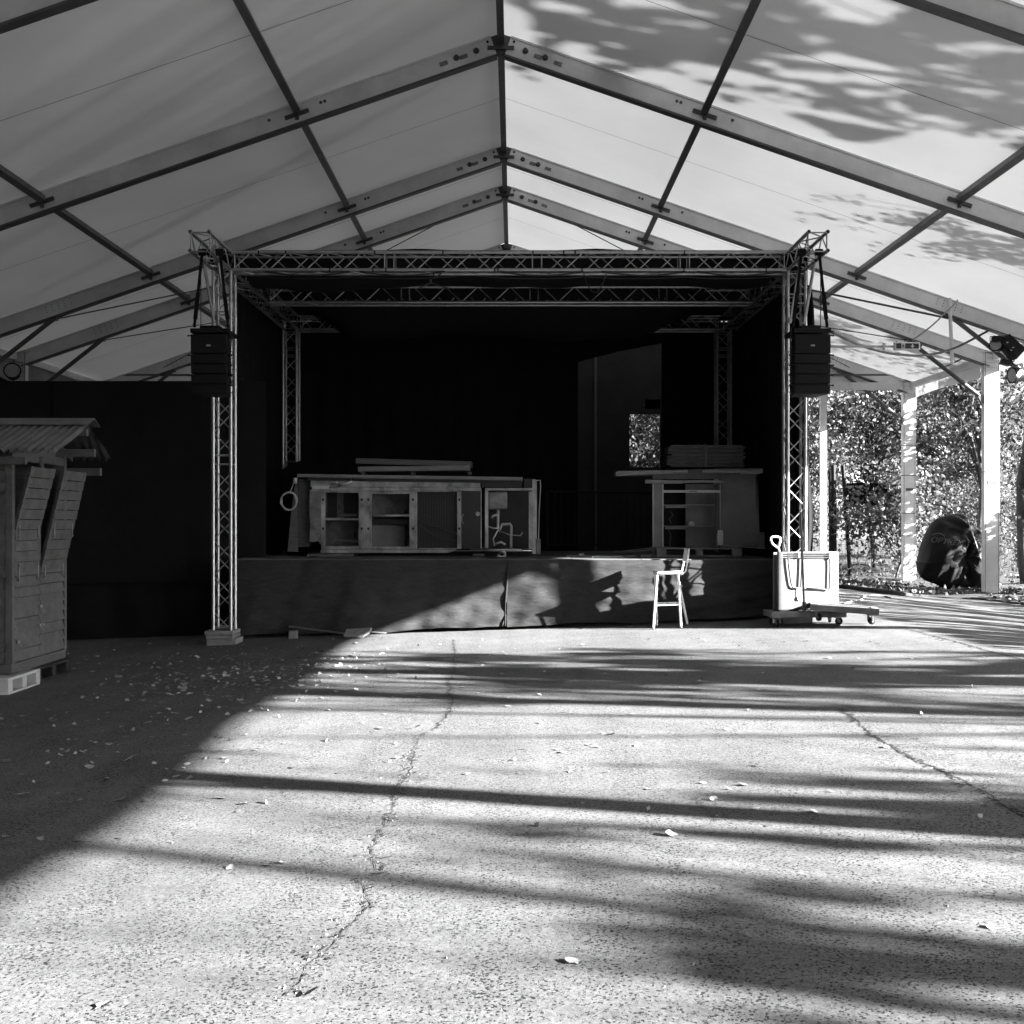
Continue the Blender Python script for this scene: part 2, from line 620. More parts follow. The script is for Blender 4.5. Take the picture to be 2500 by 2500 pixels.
RH = 0.315
for fi, D in enumerate(FR):
    for side in (-1, 1):
        up = Vector((side * RS, 0, 1)).normalized()
        a = roof_pt(side, .16) + V(0, D, 0)
        b = roof_pt(side, HW) + V(0, D, 0)
        m = MB()
        m.beam(a, b, .115, RH - .03, up, -(RH - .03) / 2 - .012)
        m.beam(a, b, .15, .03, up, -.02)
        r = m.build('rafter', 'frame_alu', tent)
        m = MB()
        m.beam(a + sl * 0, b, .15, .032, up, -RH + .002)
        m.beam(a, b, .10, .014, up, -RH + .026)
        m.build('flange', 'flange', r)
        # apex pins with their pale clips
        if D > 10:
            for t in (.42, .72):
                pin, clip = MB(), MB()
                c = roof_pt(side, t, .15) + V(0, D - .058, 0)
                pin.tube(c, c + V(0, -.055, 0), .048, 12, r1=.03)
                c2 = roof_pt(side, t + .14, .17) + V(0, D - .06, 0)
                e2 = roof_pt(side, t + .26, .17) + V(0, D - .06, 0)
                clip.beam(c2, e2, .012, .06, up)
                pin.build('pin', 'dark_steel', r)
                clip.build('clip', 'stainless_dull', r)
            # drilled holes near the knee brace
            h = MB()
            for k in range(5):
                for q in range(3):
                    c = roof_pt(side, 8.55 + k * .12, .08 + q * .055) + V(0, D - .0585, 0)
                    h.tube(c, c + V(0, -.004, 0), .011, 6)
            for t in (3.12 - .42, 3.12 + .42, 3.12 - .36):
                c = roof_pt(side, t, .12) + V(0, D - .0585, 0)
                h.tube(c, c + V(0, -.004, 0), .026, 8)
            tag(h.build('drilled_holes', 'dark_steel', r), kind='stuff')
    # apex connector
    m = MB()
    c = V(RX, D, RZ)
    m.prism([c + V(-.28, -.05, -.11), c + V(0, -.05, -.02), c + V(.28, -.05, -.11), c + V(.17, -.05, -.33), c + V(-.17, -.05, -.33)], (0, .1, 0))
    m.box((RX - .2, D - .09, RZ - .27), (RX + .2, D + .09, RZ - .22))
    ap = m.build('apex_plate', 'dark_steel', tent)
    m = MB()
    for sx in (-.2, .2):
        m.tube(c + V(sx, -.05, -.15), c + V(sx, -.07, -.15), .02, 8)
    m.build('bolt', 'black_plastic', ap)

PUR = [0.0, 3.12, 6.97]
for k in range(len(FR) - 1):
    D0, D1 = FR[k], FR[k + 1]
    for side in (-1, 1):
        for t in PUR:
            if t == 0:
                if side < 0: continue
                p = V(RX, 0, RZ - .12)
            else:
                p = roof_pt(side, t, .13)
            m = MB()
            m.beam(p + V(0, D0 + .062, 0), p + V(0, D1 - .062, 0), .105, .105, Vector((side * RS, 0, 1)).normalized() if t else V(0, 0, 1))
            pl = m.build('ridge_beam' if t == 0 else 'purlin', 'purlin_steel', tent)
            if t:
                for (yy, sg) in ((D1 - .068, -1), (D0 + .068, 1)):
                    m = MB()
                    c = p + V(0, yy, 0)
                    u = Vector((side, 0, -RS)).normalized()
                    m.beam(c - u * .19 - V(0, 0, .05), c + u * .19 - V(0, 0, .05), .05, .055, Vector((side * RS, 0, 1)).normalized())
                    m.tube(c + V(0, 0, -.05), c + V(0, 0, -.13), .03, 8)
                    m.build('clamp', 'dark_steel', pl)
        # roof membrane
        m = MB()
        def fn(u, v, D0=D0, D1=D1, side=side):
            t = (HW + .12) * v
            q = roof_pt(side, t)
            s_ = (4 * u * (1 - u)) * (.012 + .006 * math.sin(v * 7 + D0)) * min(1, (1 - v) * 6 + .15)
            return (q.x, D0 + (D1 - D0) * u, q.z + .004 - s_ * .8)
        m.grid(fn, 12, 30)
        rp = m.build('roof_panel', 'roof_membrane', tent, smooth=True)
        m = MB()
        mid = (D0 + D1) / 2
        for j in range(24):
            for (q0, q1) in ((j / 24, (j + 1) / 24),):
                pa, pb = [], []
                for q in (q0, q1):
                    u0 = (mid - .006 - D0) / (D1 - D0)
                    x, y, z = fn(.5, q)
                    pa.append((x, y - .006, z - .006))
                    pb.append((x, y + .006, z - .006))
                m.add([pa[0], pa[1], pb[1], pb[0]], [(0, 1, 2, 3)])
        m.build('seam', 'seam', rp)

# columns, knee braces, eave rails and valances
CW = 0.34
for D in FR:
    for side in (-1, 1):
        xo = RX + side * (HW + .12)
        xi = xo - side * CW
        x0, x1 = min(xo, xi), max(xo, xi)
        zg = gz((x0 + x1) / 2, D)
        m = MB()
        m.box((x0, D - .075, zg + .02), (x1, D + .075, 5.30))
        c = m.build('column', 'frame_alu', tent, bevel=.006)
        m = MB()
        m.box((x0 - .03, D - .12, zg - .06), (x1 + .03, D + .12, zg + .02))
        m.build('base_plate', 'dark_steel', c)
        m = MB()
        for xx in (x0 + .022, x1 - .03):
            m.box((xx, D - .0795, zg + .03), (xx + .008, D - .0755, 5.29))
        m.build('groove', 'flange', c)
        m = MB()
        sx = -side
        m.prism([(xi + sx * .10, D - .09, 5.30), (xi + side * (CW + .05), D - .09, 5.18), (xi + side * (CW + .05), D - .09, EZ - .02), (xi + sx * .10, D - .09, EZ + .02)], (0, .18, 0))
        m.build('knee_bracket', 'frame_alu', c)
        if D > 20:
            h = MB()
            for zz in (5.12, 5.02, 4.92, 4.72, 4.62):
                for k in range(6):
                    cc = V(x0 + .06 + k * .042, D - .0765, zz)
                    h.tube(cc, cc + V(0, -.004, 0), .008, 6)
            for k in range(3):
                cc = V(x0 + .09 + k * .08, D - .0765, zg + .12)
                h.tube(cc, cc + V(0, -.004, 0), .01, 6)
            tag(h.build('drilled_holes', 'dark_steel', c), kind='stuff')
            m = MB()
            bz = (3.55, 2.75, 1.75, 1.15) if D > 25 else (2.62,)
            for zz in bz:
                m.box((x0 - .006, D - .083, zz), (x1 + .006, D + .081, zz + .016))
            m.build('strap', 'cable', c)
            m = MB()
            m.box((x0 + .07, D - .084, 2.36 if D < 25 else 2.35), (x1 - .07, D - .0765, 2.45 if D < 25 else 2.42))
            m.build('label_plate', 'flange', c)
        # knee brace
        top = roof_pt(side, HW - 1.75, RH + .02) + V(0, D, 0)
        bot = V(xi - side * .0, D, 4.24)
        m = MB()
        m.tube(top, bot, .045, 10)
        m.beam(top + V(-.07, 0, .02), top + V(.07, 0, .02), .1, .1)
        m.beam(bot + V(-side * .08, 0, .06), bot + V(side * .0, 0, -.1), .09, .09)
        m.build('knee_brace', 'purlin_steel' if side < 0 or D < 23 or D > 25 else 'grey_tube', tent)
for k in range(len(FR) - 1):
    D0, D1 = FR[k], FR[k + 1]
    for side in (-1, 1):
        xo = RX + side * (HW + .02)
        m = MB()
        m.beam((xo, D0 + .09, EZ - .10), (xo, D1 - .09, EZ - .10), .12, .14)
        m.build('eave_rail', 'frame_alu', tent)
        m = MB()
        def fn(u, v, D0=D0, D1=D1, side=side):
            y = D0 + .02 + (D1 - D0 - .04) * u
            ph = y * 3.1
            return (RX + side * (HW + .125 + .012 * math.sin(ph) * v + .02 * v), y, EZ + .02 - (.42 + .025 * math.sin(y * 1.3)) * v)
        m.grid(fn, 40, 5)
        m.build('valance', 'roof_membrane', tent, smooth=True)
# fabric triangle, beam, uprights and low wall of the far gable
D = 29.35
m = MB()
def fn(u, v):
    x = RX - HW + 2 * HW * u
    zt = RZ - RS * abs(x - RX) - .02
    zb = 5.02
    return (x, D + .07, zb + (zt - zb) * v)
m.grid(fn, 40, 4)
m.build('gable_panel', 'roof_membrane', tent, smooth=False)
m = MB()
m.beam((RX - HW + .2, D - .02, 5.12), (RX + HW - .36, D - .02, 5.12), .12, .2)
m.build('gable_beam', 'frame_alu', tent)
m = MB()
m.beam((RX - HW + .2, D - .03, 5.42), (RX + HW - .36, D - .03, 5.42), .06, .05)
m.build('gable_rail', 'flange', tent)
for x in (-6.5, -2.3, 8.17):
    m = MB()
    zz = RZ - RS * abs(x - RX) - .3
    m.box((x - .085, D - .16, gz(x, D)), (x + .085, D - .085, zz if x > 8 and False else 5.0))
    m.build('gable_post', 'frame_alu', tent)
# unseen gable wall behind the camera, added to darken the shaded yard
for k in range(4):
    xa = RX - HW + .1 + (2 * HW - .2) * k / 4
    xb = RX - HW + .1 + (2 * HW - .2) * (k + 1) / 4
    m = MB()
    def fn(u, v):
        x = xa + (xb - xa) * u
        return (x, FR[0] - .08, -.33 + (RZ - RS * abs(x - RX) + .31) * v)
    m.grid(fn, 8, 4)
    m.build('wall_sheet', 'wall_fabric', tent)
# rear wall of the marquee behind the stage
for (x0, x1) in ((-10.5, -6.6), (-6.4, -2.4), (-2.2, 1.0)):
    m = MB()
    m.add([(x0, D + .03, -.3), (x1, D + .03, -.3), (x1, D + .03, 5.0), (x0, D + .03, 5.0)], [(0, 1, 2, 3)])
    m.build('wall_sheet', 'wall_fabric', tent)
# side wall on the far-left row of columns
for k in range(len(FR) - 1):
    D0, D1 = FR[k], FR[k + 1]
    m = MB()
    def fn(u, v):
        y = D0 + .09 + (D1 - D0 - .18) * u
        return (RX - HW - .02 + .03 * math.sin(y * 4), y, -.33 + (EZ + .2) * v)
    m.grid(fn, 24, 4)
    m.build('wall_sheet', 'wall_fabric', tent, smooth=True)
# wind cables in the last bays
m = MB()
for side in (-1, 1):
    a = roof_pt(side, HW - 1.75, RH + .03) + V(0, 24.3, 0)
    b = roof_pt(side, 3.2, RH + .02) + V(0, 29.2, 0)
    m.tube(a, b, .012, 5)
    a = roof_pt(side, HW - 1.6, .2) + V(0, 29.2, 0)
    b = roof_pt(side, 1.6, .30) + V(0, 24.4, 0)
    m.tube(a, b, .012, 5)
    a = roof_pt(side, HW - 1.75, RH + .03) + V(0, 21.77, 0)
    b = roof_pt(side, 4.6, RH) + V(0, 24.2, 0)
    m.tube(a, b, .014 if side < 0 else .022, 5)
m.build('wind_cable', 'dark_steel', tent)

# ------------------------------------------------------------------ stage truss
TL, TR = -4.00, 3.87
DF, DM, DB = 15.27, 17.5, 19.95          # centre lines
TZ = 5.11
HC = 0.12
def truss(parent, A, B, step=.25, side_hint=None, material='truss_alu', seg=2.0):
    A, B = Vector(A), Vector(B)
    d = (B - A).normalized()
    if abs(d.z) > .9:
        u, w = V(1, 0, 0), V(0, 1, 0)
    else:
        w = V(0, 0, 1)
        u = d.cross(w).normalized()
    L = (B - A).length
    m = MB()
    for a, b in ((-1, -1), (1, -1), (1, 1), (-1, 1)):
        o = u * (a * HC) + w * (b * HC)
        m.tube(A + o, B + o, .025, 10, caps=False)
        for e, dd in ((A, d), (B, -d)):
            m.ring(e + o, e + o - dd * .02, .0265, .018, 10)
    sp = m.build('truss_span', material, parent, smooth=False)
    shade_smooth_angle(sp, 60)
    m = MB()
    faces = ((u, w), (u, -w), (w, u), (w, -u))
    n = max(2, round(L / step))
    for fi, (t, nrm) in enumerate(faces):
        off = nrm * HC
        ph = fi % 2
        for k in range(n):
            s0 = HC * (1 if (k + ph) % 2 else -1)
            pa = A + d * (L * k / n) + off + t * s0
            pb = A + d * (L * (k + 1) / n) + off - t * s0
            # a joint every couple of metres: two uprights instead of the diagonal
            if (k * L / n) % seg < step * .9 and k > 0:
                for q in (.25, .75):
                    pc = A + d * (L * (k + q) / n) + off
                    m.tube(pc + t * HC, pc - t * HC, .0095, 6, caps=False)
                continue
            m.tube(pa, pb, .0095, 6, caps=False)
        for e in (A + d * .03, B - d * .03):
            m.tube(e + off + t * HC, e + off - t * HC, .0095, 6, caps=False)
    lc = m.build('lacing', material, sp)
    shade_smooth_angle(lc, 70)
    return sp

tr = root('stage_truss', (0, DF, 0), 'silver aluminium lattice truss frame of towers and spans around the stage', 'stage truss')
for x, yb in ((TL, DF), (TR, DF)):
    t = truss(tr, (x, yb, gz(x, yb) + (.20 if x < 0 else .10)), (x, yb, TZ - HC - .02), .25)
for x in (TL - .02, TR - .10):
    truss(tr, (x, DB, .4), (x, DB, TZ - HC - .02), .25)
front = truss(tr, (TL + HC + .02, DF, TZ), (TR - HC - .02, DF, TZ), .25)
truss(tr, (TL + HC + .02, DM, TZ), (TR - HC - .02, DM, TZ), .25)
truss(tr, (TL + HC + .02, DB, TZ), (TR - HC - .06, DB, TZ), .25)
for x in (TL, TR):
    truss(tr, (x, 14.08, TZ), (x, DB - HC, TZ), .25)
    m = MB()
    for sx in (-HC, HC):
        a, b = V(x + sx * .8, 14.6, TZ - HC - .04), V(x + sx * .8, DF - HC - .03, 4.26)
        m.tube(a, b, .022, 8)
        m.ring(a + V(0, -.005, .02), a + V(0, -.06, .02), .03, .02, 10)
    m.build('brace_tube', 'truss_alu', tr, smooth=False)
# tape and couplings on the front span
m = MB()
r = random.Random(3)
for z_, yy in ((TZ + HC, DF - HC), (TZ - HC, DF - HC)):
    for k in range(8):
        x = r.uniform(TL + .4, TR - .4)
        m.tube((x, yy, z_), (x + .022, yy, z_), .0275, 8)
m.build('tape', 'cable', tr)
m = MB()
for x0 in (TL + .6, TL + 1.9, -.2, 1.2, 2.5):
    m.path(sag((x0, DF - HC - .02, TZ - HC - .03), (x0 + 1.15, DF - HC - .02, TZ - HC - .03), .05), .011, 5)
    m.path(sag((x0 - .3, DF + HC, TZ - HC - .03), (x0 + 1.3, DF + HC, TZ - HC - .03), .035), .009, 5)
m.path(sag(P(1425, 668, 15.1), P(1480, 668, 15.1), .26), .008, 5)
m.path([P(1058, 664, 15.05), P(1060, 680, 15.05), P(1066, 676, 15.05), P(1078, 667, 15.05)], .012, 5)
m.build('cable', 'cable', tr)
# timber packing under the front-left tower, each block its own thing
zb = gz(TL, DF)
blk_label = ['lowest rough timber block under the tower foot beside the dark wing curtain', 'middle timber block of the stack under the tower foot beside the dark curtain', 'thin top timber block directly under the tower foot beside the dark curtain']
for k, (h0, h1, dx, w) in enumerate(((0, .085, .01, .40), (.085, .14, -.012, .37), (.14, .195, -.02, .385))):
    m = MB()
    m.box((TL - w / 2 + dx, DF - .21 - .01 * k, zb + h0 - (.03 if k == 0 else 0)), (TL + w / 2 + dx, DF + .21, zb + h1 - .002))
    tag(m.build('timber_block', 'stone_block', bevel=.008), blk_label[k], 'block', 'timber packing under the truss tower')
m = MB()
m.box((TR - .2, DF - .2, gz(TR, DF) - .05), (TR + .2, DF + .2, gz(TR, DF) + .095))
tag(m.build('timber_block', 'stone_block', bevel=.008), 'timber block under the tower foot behind the upright white panel', 'block', 'timber packing under the truss tower')

# ------------------------------------------------------------------ line arrays
def line_array(cx, label, sgn):
    D = 14.05
    zt = 4.00
    w = .475
    rt = root('line_array_speaker', (cx, D, zt), label, 'loudspeaker', 'hanging loudspeaker columns')
    m = MB()
    m.box((cx - w / 2, D, zt - .055), (cx + w / 2, D + .5, zt))
    m.box((cx - .13, D + .05, zt), (cx + .12, D + .4, zt + .045))
    m.build('rigging_frame', 'black_plastic', rt, bevel=.006)
    z = zt - .075
    hs = (.25, .128, .128, .128, .128)
    y = D
    for k, h in enumerate(hs):
        tilt = (0, 0, .02, .05, .085)[k] * 1.0
        m = MB()
        bx = .02 * k
        pts = []
        tw = w / 2 - .006
        for (zz, sh) in ((z - h + .007, tilt * .5 + tilt), (z, tilt)):
            yy = y + sh * h * 4 * .5
            pts += [(cx - tw, yy, zz), (cx + tw, yy, zz), (cx + tw * .72, yy + .42, zz), (cx - tw * .72, yy + .42, zz)]
        m.hexa(pts)
        cb = m.build('cabinet', 'black_plastic', rt, bevel=.008)
        # grille set a little proud of the front
        g_ = MB()
        a, b = pts[0], pts[5]
        g_.hexa([(cx - tw + .02, a[1] - .006, a[2] + .015), (cx + tw - .02, a[1] - .006, a[2] + .015), (cx + tw - .02, a[1] + .01, a[2] + .015), (cx - tw + .02, a[1] + .01, a[2] + .015),
                 (cx - tw + .02, b[1] - .006, b[2] - .015), (cx + tw - .02, b[1] - .006, b[2] - .015), (cx + tw - .02, b[1] + .01, b[2] - .015), (cx - tw + .02, b[1] + .01, b[2] - .015)])
        g_.build('grille', 'rubber', cb, bevel=.004)
        if k == 0:
            e = MB()
            for dx in (-.016, .006):
                e.ring((cx + dx, a[1] - .008, z - .145), (cx + dx, a[1] - .0115, z - .145), .011, .006, 12)
            e.box((cx + .018, a[1] - .0115, z - .155), (cx + .024, a[1] - .0085, z - .135))
            e.build('emblem', 'white_print', cb)
        f_ = MB()
        for sx in (-1, 1):
            c = V(cx + sx * (tw + .002), y + .06, z - .01)
            f_.tube(c, c + V(sx * .04, 0, 0), .008, 6)
            f_.tube(c + V(sx * .04, 0, 0), c + V(sx * .05, 0, 0), .014, 6)
        f_.build('rigging_pin', 'rubber', cb)
        z -= h
    m = MB()
    for sx in (-1, 1):
        top = V(cx + sx * .11, 14.16, TZ - HC)
        bot = V(cx + sx * .215, D + .12, zt + .06)
        mid = top.lerp(bot, .55)
        m.beam(top + V(0, 0, .03), mid, .032, .025, V(0, 1, 0))
        m.beam(mid, top.lerp(bot, .92), .045, .032, V(0, 1, 0))
        m.tube(top.lerp(bot, .92), bot, .018, 6)
        m.tube(top + V(-.045, 0, 0), top + V(.045, 0, 0), .045, 8)
        m.ring(bot + V(-.012, 0, 0), bot + V(.012, 0, 0), .03, .018, 8)
    m.build('sling', 'black_cloth', rt)
    m = MB()
    inner = -sgn
    for k in range(4):
        zz = zt - .36 - k * .145
        m.path(sag((cx + inner * (w / 2 + .0), D + .10, zz + .1), (cx + inner * (w / 2 + .01), D + .12, zz - .02), .0) if False else
               [V(cx + inner * (w / 2 - .01), D + .1, zz + .09), V(cx + inner * (w / 2 + .05), D + .08, zz + .07), V(cx + inner * (w / 2 + .06), D + .08, zz), V(cx + inner * (w / 2 - .01), D + .1, zz - .03)], .006, 5)
    m.path([V(cx + inner * .25, D + .05, zt + .02), V(cx + inner * .28, D + .03, zt - .12), V(cx + inner * .265, D + .05, zt - .3), V(cx + inner * .26, D + .1, zt - .7)], .008, 5)
    m.tube((cx + sgn * .17, 14.3, TZ - HC), (cx + sgn * .17, 14.3, zt), .006, 5)
    m.build('cable', 'cable', rt)
line_array((509.5 - CX) / F * 14.05, 'black hanging loudspeaker column in front of the dark wing curtain', -1)
line_array((1984 - CX) / F * 14.05, 'black hanging loudspeaker column next to the exit sign', 1)

# ------------------------------------------------------------------ stage and drapes
SD, SZ = 15.85, 1.004
SX0, SX1 = -4.05, 3.78
st = root('stage', (0, SD, 0), 'low dark stage platform with cloth skirt along its front', 'stage')
nb = 8
for k in range(nb):
    a = SX0 + (SX1 - SX0) * k / nb
    b = SX0 + (SX1 - SX0) * (k + 1) / nb
    m = MB()
    m.box((a + .004, SD + .02, SZ - .06), (b - .004, 20.3, SZ - .002 * (k % 2)))
    m.build('deck_panel', 'dark_wood', st, bevel=.004)
m = MB()
m.box((SX0, SD + .03, SZ - .16), (SX1, SD + .08, SZ - .062))
m.build('edge_rail', 'grey_tube', st)
for x in (-3.3, -1.2, 1.0, 3.2):
    m = MB()
    m.tube((x, SD + .5, gz(x, SD)), (x, SD + .5, SZ - .06), .03, 8)
    m.build('leg', 'grey_tube', st)
def skirt(x0, x1, seed, y0):
    m = MB()
    def fn(u, v):
        x = x0 + (x1 - x0) * u
        zb_ = gz(x, SD) + .045 + .025 * nse(x * 1.3, seed)
        z = SZ - .012 + (zb_ - SZ + .012) * v
        amp = .012 + .035 * v
        d = amp * nse(x * 2.3 + .8 * v, seed) + .012 * math.sin(x * 5 + v * 9 + seed) * v + .010 * math.sin(v * 17 + x * 2.2 + seed) * (.3 + v)
        d += .006 * math.sin(v * 34 + x * 3.1 + 2 * math.sin(x * 2)) + .010 * abs(math.sin(v * 9 + x * 1.9 + 1.5 * math.sin(x * 1.1 + seed))) + .005 * math.sin(x * 13 - v * 8 + 3 * math.sin(v * 4))
        return (x, y0 - .02 - .05 * v - d, z)
    m.grid(fn, 150, 36)
    return m.build('skirt', 'skirt_cloth', st, smooth=True)
skirt(SX0, -.06, 1, SD)
skirt(-.10, SX1, 2, SD - .012)
m = MB()                                     # hem fold where the two cloths meet
m.path([(-.08, SD - .035, SZ - .03), (-.10, SD - .05, .7), (-.12, SD - .075, .4), (-.13, SD - .09, .06)], .016, 6)
m.build('skirt_hem', 'skirt_cloth', st, smooth=True)

def drape(name, x0, x1, ztop, zbot, D, amp, wl, seed, label=None, nu=None, parent=None, along='x', material='black_cloth'):
    m = MB()
    def fn(u, v):
        s_ = x0 + (x1 - x0) * u
        zt = ztop(s_) if callable(ztop) else ztop
        zb_ = zbot(s_) if callable(zbot) else zbot
        z = zt + (zb_ - zt) * v
        k = amp * (.35 + .65 * v) * (math.sin(s_ * 2 * PI / wl + 1.2 * math.sin(s_ * 1.1 + seed) + .4 * v) + .4 * nse(s_ * 4, seed))
        return (s_, D + k, z) if along == 'x' else (D + k, s_, z)
    m.grid(fn, nu or max(20, int(abs(x1 - x0) / wl * 10)), 12)
    o = m.build(name, material, parent, smooth=True)
    if label: tag(o, label, 'curtain')
    return o
GX0, GX1 = P(1411, 0, 20.3).x, P(1616, 0, 20.3).x
drape('backdrop_curtain', TL - .2, GX0, TZ + .1, SZ + .005, 20.32, .035, .42, 1, 'wide black backdrop curtain behind the long steel bar')
drape('backdrop_curtain', GX1, TR + .15, lambda s: TZ + .1, SZ + .005, 20.36, .035, .40, 2, 'black backdrop curtain behind the short bar counter')
def hdr(s):
    t = min(1.2, max(0.0, (s - GX0) / (GX1 - GX0)))
    ypx = 884 - 12 * t - 34 * t ** 2.2 - 12 * math.sin(t * PI)
    return P(0, ypx, 20.3).z
drape('backdrop_header', GX0 - .05, GX1 + .25, TZ + .1, hdr, 20.27, .02, .5, 3, 'slack strip of black backdrop sagging above the gap that shows the rear wall')
drape('side_curtain', 16.7, 20.25, TZ + .12, SZ - .9, TL - .22, .03, .38, 4, 'black side curtain on the stage side nearest the wooden kiosk', along='y')
drape('low_drape', TL - .25, -3.25, lambda s: 2.42 + .22 * math.sin((s + 4.2) * 3), SZ + .004, 19.68, .03, .5, 8, 'black cloth hanging low in front of the rear tower foot behind the coiled cable')
drape('side_curtain', DF - .03, 22.7, TZ + .12, SZ - .8, TR + .17, .03, .36, 5, 'black side curtain on the stage side nearest the white panel', along='y')  # rear end added past the stage to keep sun off the dark sheets
# wing curtain to the left of the stage
drape('wing_curtain', -9.6, TL + .28, lambda s: P(0, 930, 16.6).z, lambda s: gz(s, 16.6) + .0, 16.6, .02, .9, 6, 'long black wing curtain standing behind the wooden kiosk', nu=90)
m = MB()
def fn(u, v):
    s_ = -6.9 + 2.6 * u
    return (s_, 16.54 + .012 * math.sin(s_ * 6), P(0, 934, 16.54).z + (P(0, 1428 - 6 * math.sin(u * PI), 16.54).z - P(0, 934, 16.54).z) * v)
m.grid(fn, 30, 6)
tag(m.build('curtain_overlay', 'black_cloth', smooth=True), 'shorter black cloth hung in front of the wing curtain', 'curtain')
m = MB()
def fn(u, v):
    s_ = 3.98 + .26 * u
    zz = 4.9 + (.12 - 4.9) * v
    return (s_ + .05 * math.sin(v * 11) - .02 * v, 15.75 + .05 * math.sin(s_ * 40 + v * 3), zz)
m.grid(fn, 14, 40)
tag(m.build('leg_curtain', 'black_cloth', smooth=True), 'narrow black cloth hanging behind the tower by the exit sign', 'curtain')
# dark sheets added in place of the dim rear wall, with a pane-sized opening
SCD = 22.4
def rsc(m, x0, y0, x1, y1):
    a, b = P(x0, y1, SCD), P(x1, y0, SCD)
    m.box((a.x, SCD, a.z), (b.x, SCD + .02, b.z))
scr = root('rear_wall_stand_in', P(1500, 1450, SCD), 'dark sheets standing in for the shaded rear wall behind the gap, with an opening onto trees', 'screen')
for q in ((1300, 760, 1454, 1440), (1454, 760, 1537, 1440), (1537, 760, 1611, 1012), (1611, 760, 1760, 1440), (1537, 1141, 1611, 1440)):
    m = MB()
    rsc(m, *q)
    m.build('sheet', 'dim_wall_cloth', scr)
m = MB()
m.box((P(1451, 0, SCD).x, SCD - .04, -.1), (P(1457, 0, SCD).x, SCD - .005, P(0, 770, SCD).z))
m.build('upright', 'flange', scr)
m = MB()
rsc(m, 1575, 975, 1612, 998)
m.build('faint_placard', 'dark_laminate', scr)
# canopy over the stage
m = MB()
def fn(u, v):
    x = TL - .26 + (TR - TL + .5) * u
    y = DF - .10 + (20.35 - DF + .10) * v
    seg = [DF, DM, DB]
    if y < DM: t = (y - DF) / (DM - DF)
    else: t = (y - DM) / (DB - DM)
    t = min(max(t, 0), 1)
    s_ = math.sin(PI * t) * (.16 + .05 * math.sin(x * 2.1 + 1) + .10 * max(0, -x / 4))
    if y > DM: s_ = math.sin(PI * min(1, t * .9)) ** .6 * (.52 + .06 * math.sin(x * 1.7)) * max(0, min(1, (3.4 - abs(x + .2)) * 1.2)) + .03
    bump_ = .16 * (max(0, 1 - abs(x + 1.32) / .5) + max(0, 1 - abs(x - 1.12) / .5)) * max(0, 1 - abs(y - DF - .5) / .7)
    return (x, y, TZ + HC + .035 - s_ + bump_ + .02 * math.sin(x * 5 + y * 3) * math.sin(PI * t))
m.grid(fn, 64, 40)
tag(m.build('stage_canopy', 'canopy_cloth', smooth=True), 'black canopy sheet sagging over the stage truss', 'canopy')
# flat lamp bars hung inside the frame
m = MB()
m.tube(P(1052, 690, 16.4), P(1094, 704, 16.4), .012, 6)
m.tube(P(1052, 690, 16.4), P(1044, 650, 16.3), .018, 6)
m.tube(P(1052, 690, 16.4), P(1022, 704, 16.4), .012, 6)
tag(m.build('cross_bracket', 'grey_tube'), 'small three-armed metal bracket hanging under the stage canopy', 'bracket')

# stage guard rail at the back
rl = root('guard_rail', P(1450, 1345, 20.0), 'thin dark guard rail at the back of the stage, between the two bars', 'railing')
m = MB()
m.tube(P(1335, 1200, 20.05), P(1600, 1203, 20.05), .018, 8)
m.build('top_rail', 'fence_metal', rl)
m = MB()
m.tube(P(1335, 1330, 20.05), P(1600, 1330, 20.05), .014, 8)
m.build('bottom_rail', 'fence_metal', rl)
for k in range(17):
    x = 1338 + k * 16.2
    m = MB()
    a, b = P(x, 1201, 20.05), P(x, 1330, 20.05)
    m.tube(a, b, .007, 6)
    m.build('baluster', 'fence_metal', rl)
for x in (1336, 1600):
    m = MB()
    a = P(x, 1200, 20.05)
    m.tube((a.x, a.y, SZ), a, .02, 8)
    m.build('post', 'fence_metal', rl)

# ------------------------------------------------------------------ long steel bar
def z4(x, y): return 680 + .36232 * x, 1080 + .36232 * y
def r4(m, x0, y0, x1, y1, D, depth):
    a, b = z4(x0, y0), z4(x1, y1)
    return m.rect(a[0], a[1], b[0], b[1], D, depth)
def p4(x, y, D): return P(*z4(x, y), D)
BD = 17.0
bar = root('bar_counter', p4(950, 745, BD + .3), 'long battered stainless steel bar counter with open cupboards on the stage', 'bar counter')
def part(name, material, parent, rects, D, depth, bevel=.003, fn=r4):
    for r_ in rects:
        m = MB()
        fn(m, *r_, D, depth)
        o = m.build(name, material, parent, bevel=bevel)
    return o
m = MB()
a, b = p4(125, 212, BD - .1), p4(1645, 234, BD - .1)
m.hexa([(a.x, BD - .1, a.z - .05), (b.x, BD - .1, b.z - .05), (b.x, BD + .62, b.z - .05), (a.x, BD + .62, a.z - .05), (a.x, BD - .1, a.z), (b.x, BD - .1, b.z), (b.x, BD + .62, b.z), (a.x, BD + .62, a.z)])
ct = m.build('countertop', 'grey_laminate', bar, bevel=.004)
m = MB()
m.hexa([(a.x + .15, BD - .06, a.z - .09), (b.x - .2, BD - .06, b.z - .075), (b.x - .2, BD + .6, b.z - .075), (a.x + .15, BD + .6, a.z - .09), (a.x + .15, BD - .06, a.z - .056), (b.x - .2, BD - .06, b.z - .054), (b.x - .2, BD + .6, b.z - .054), (a.x + .15, BD + .6, a.z - .056)])
m.build('under_board', 'dark_laminate', ct)
m = MB()
a, b = p4(215, 256, BD), p4(1360, 272, BD)
c, d = p4(215, 300, BD), p4(1360, 302, BD)
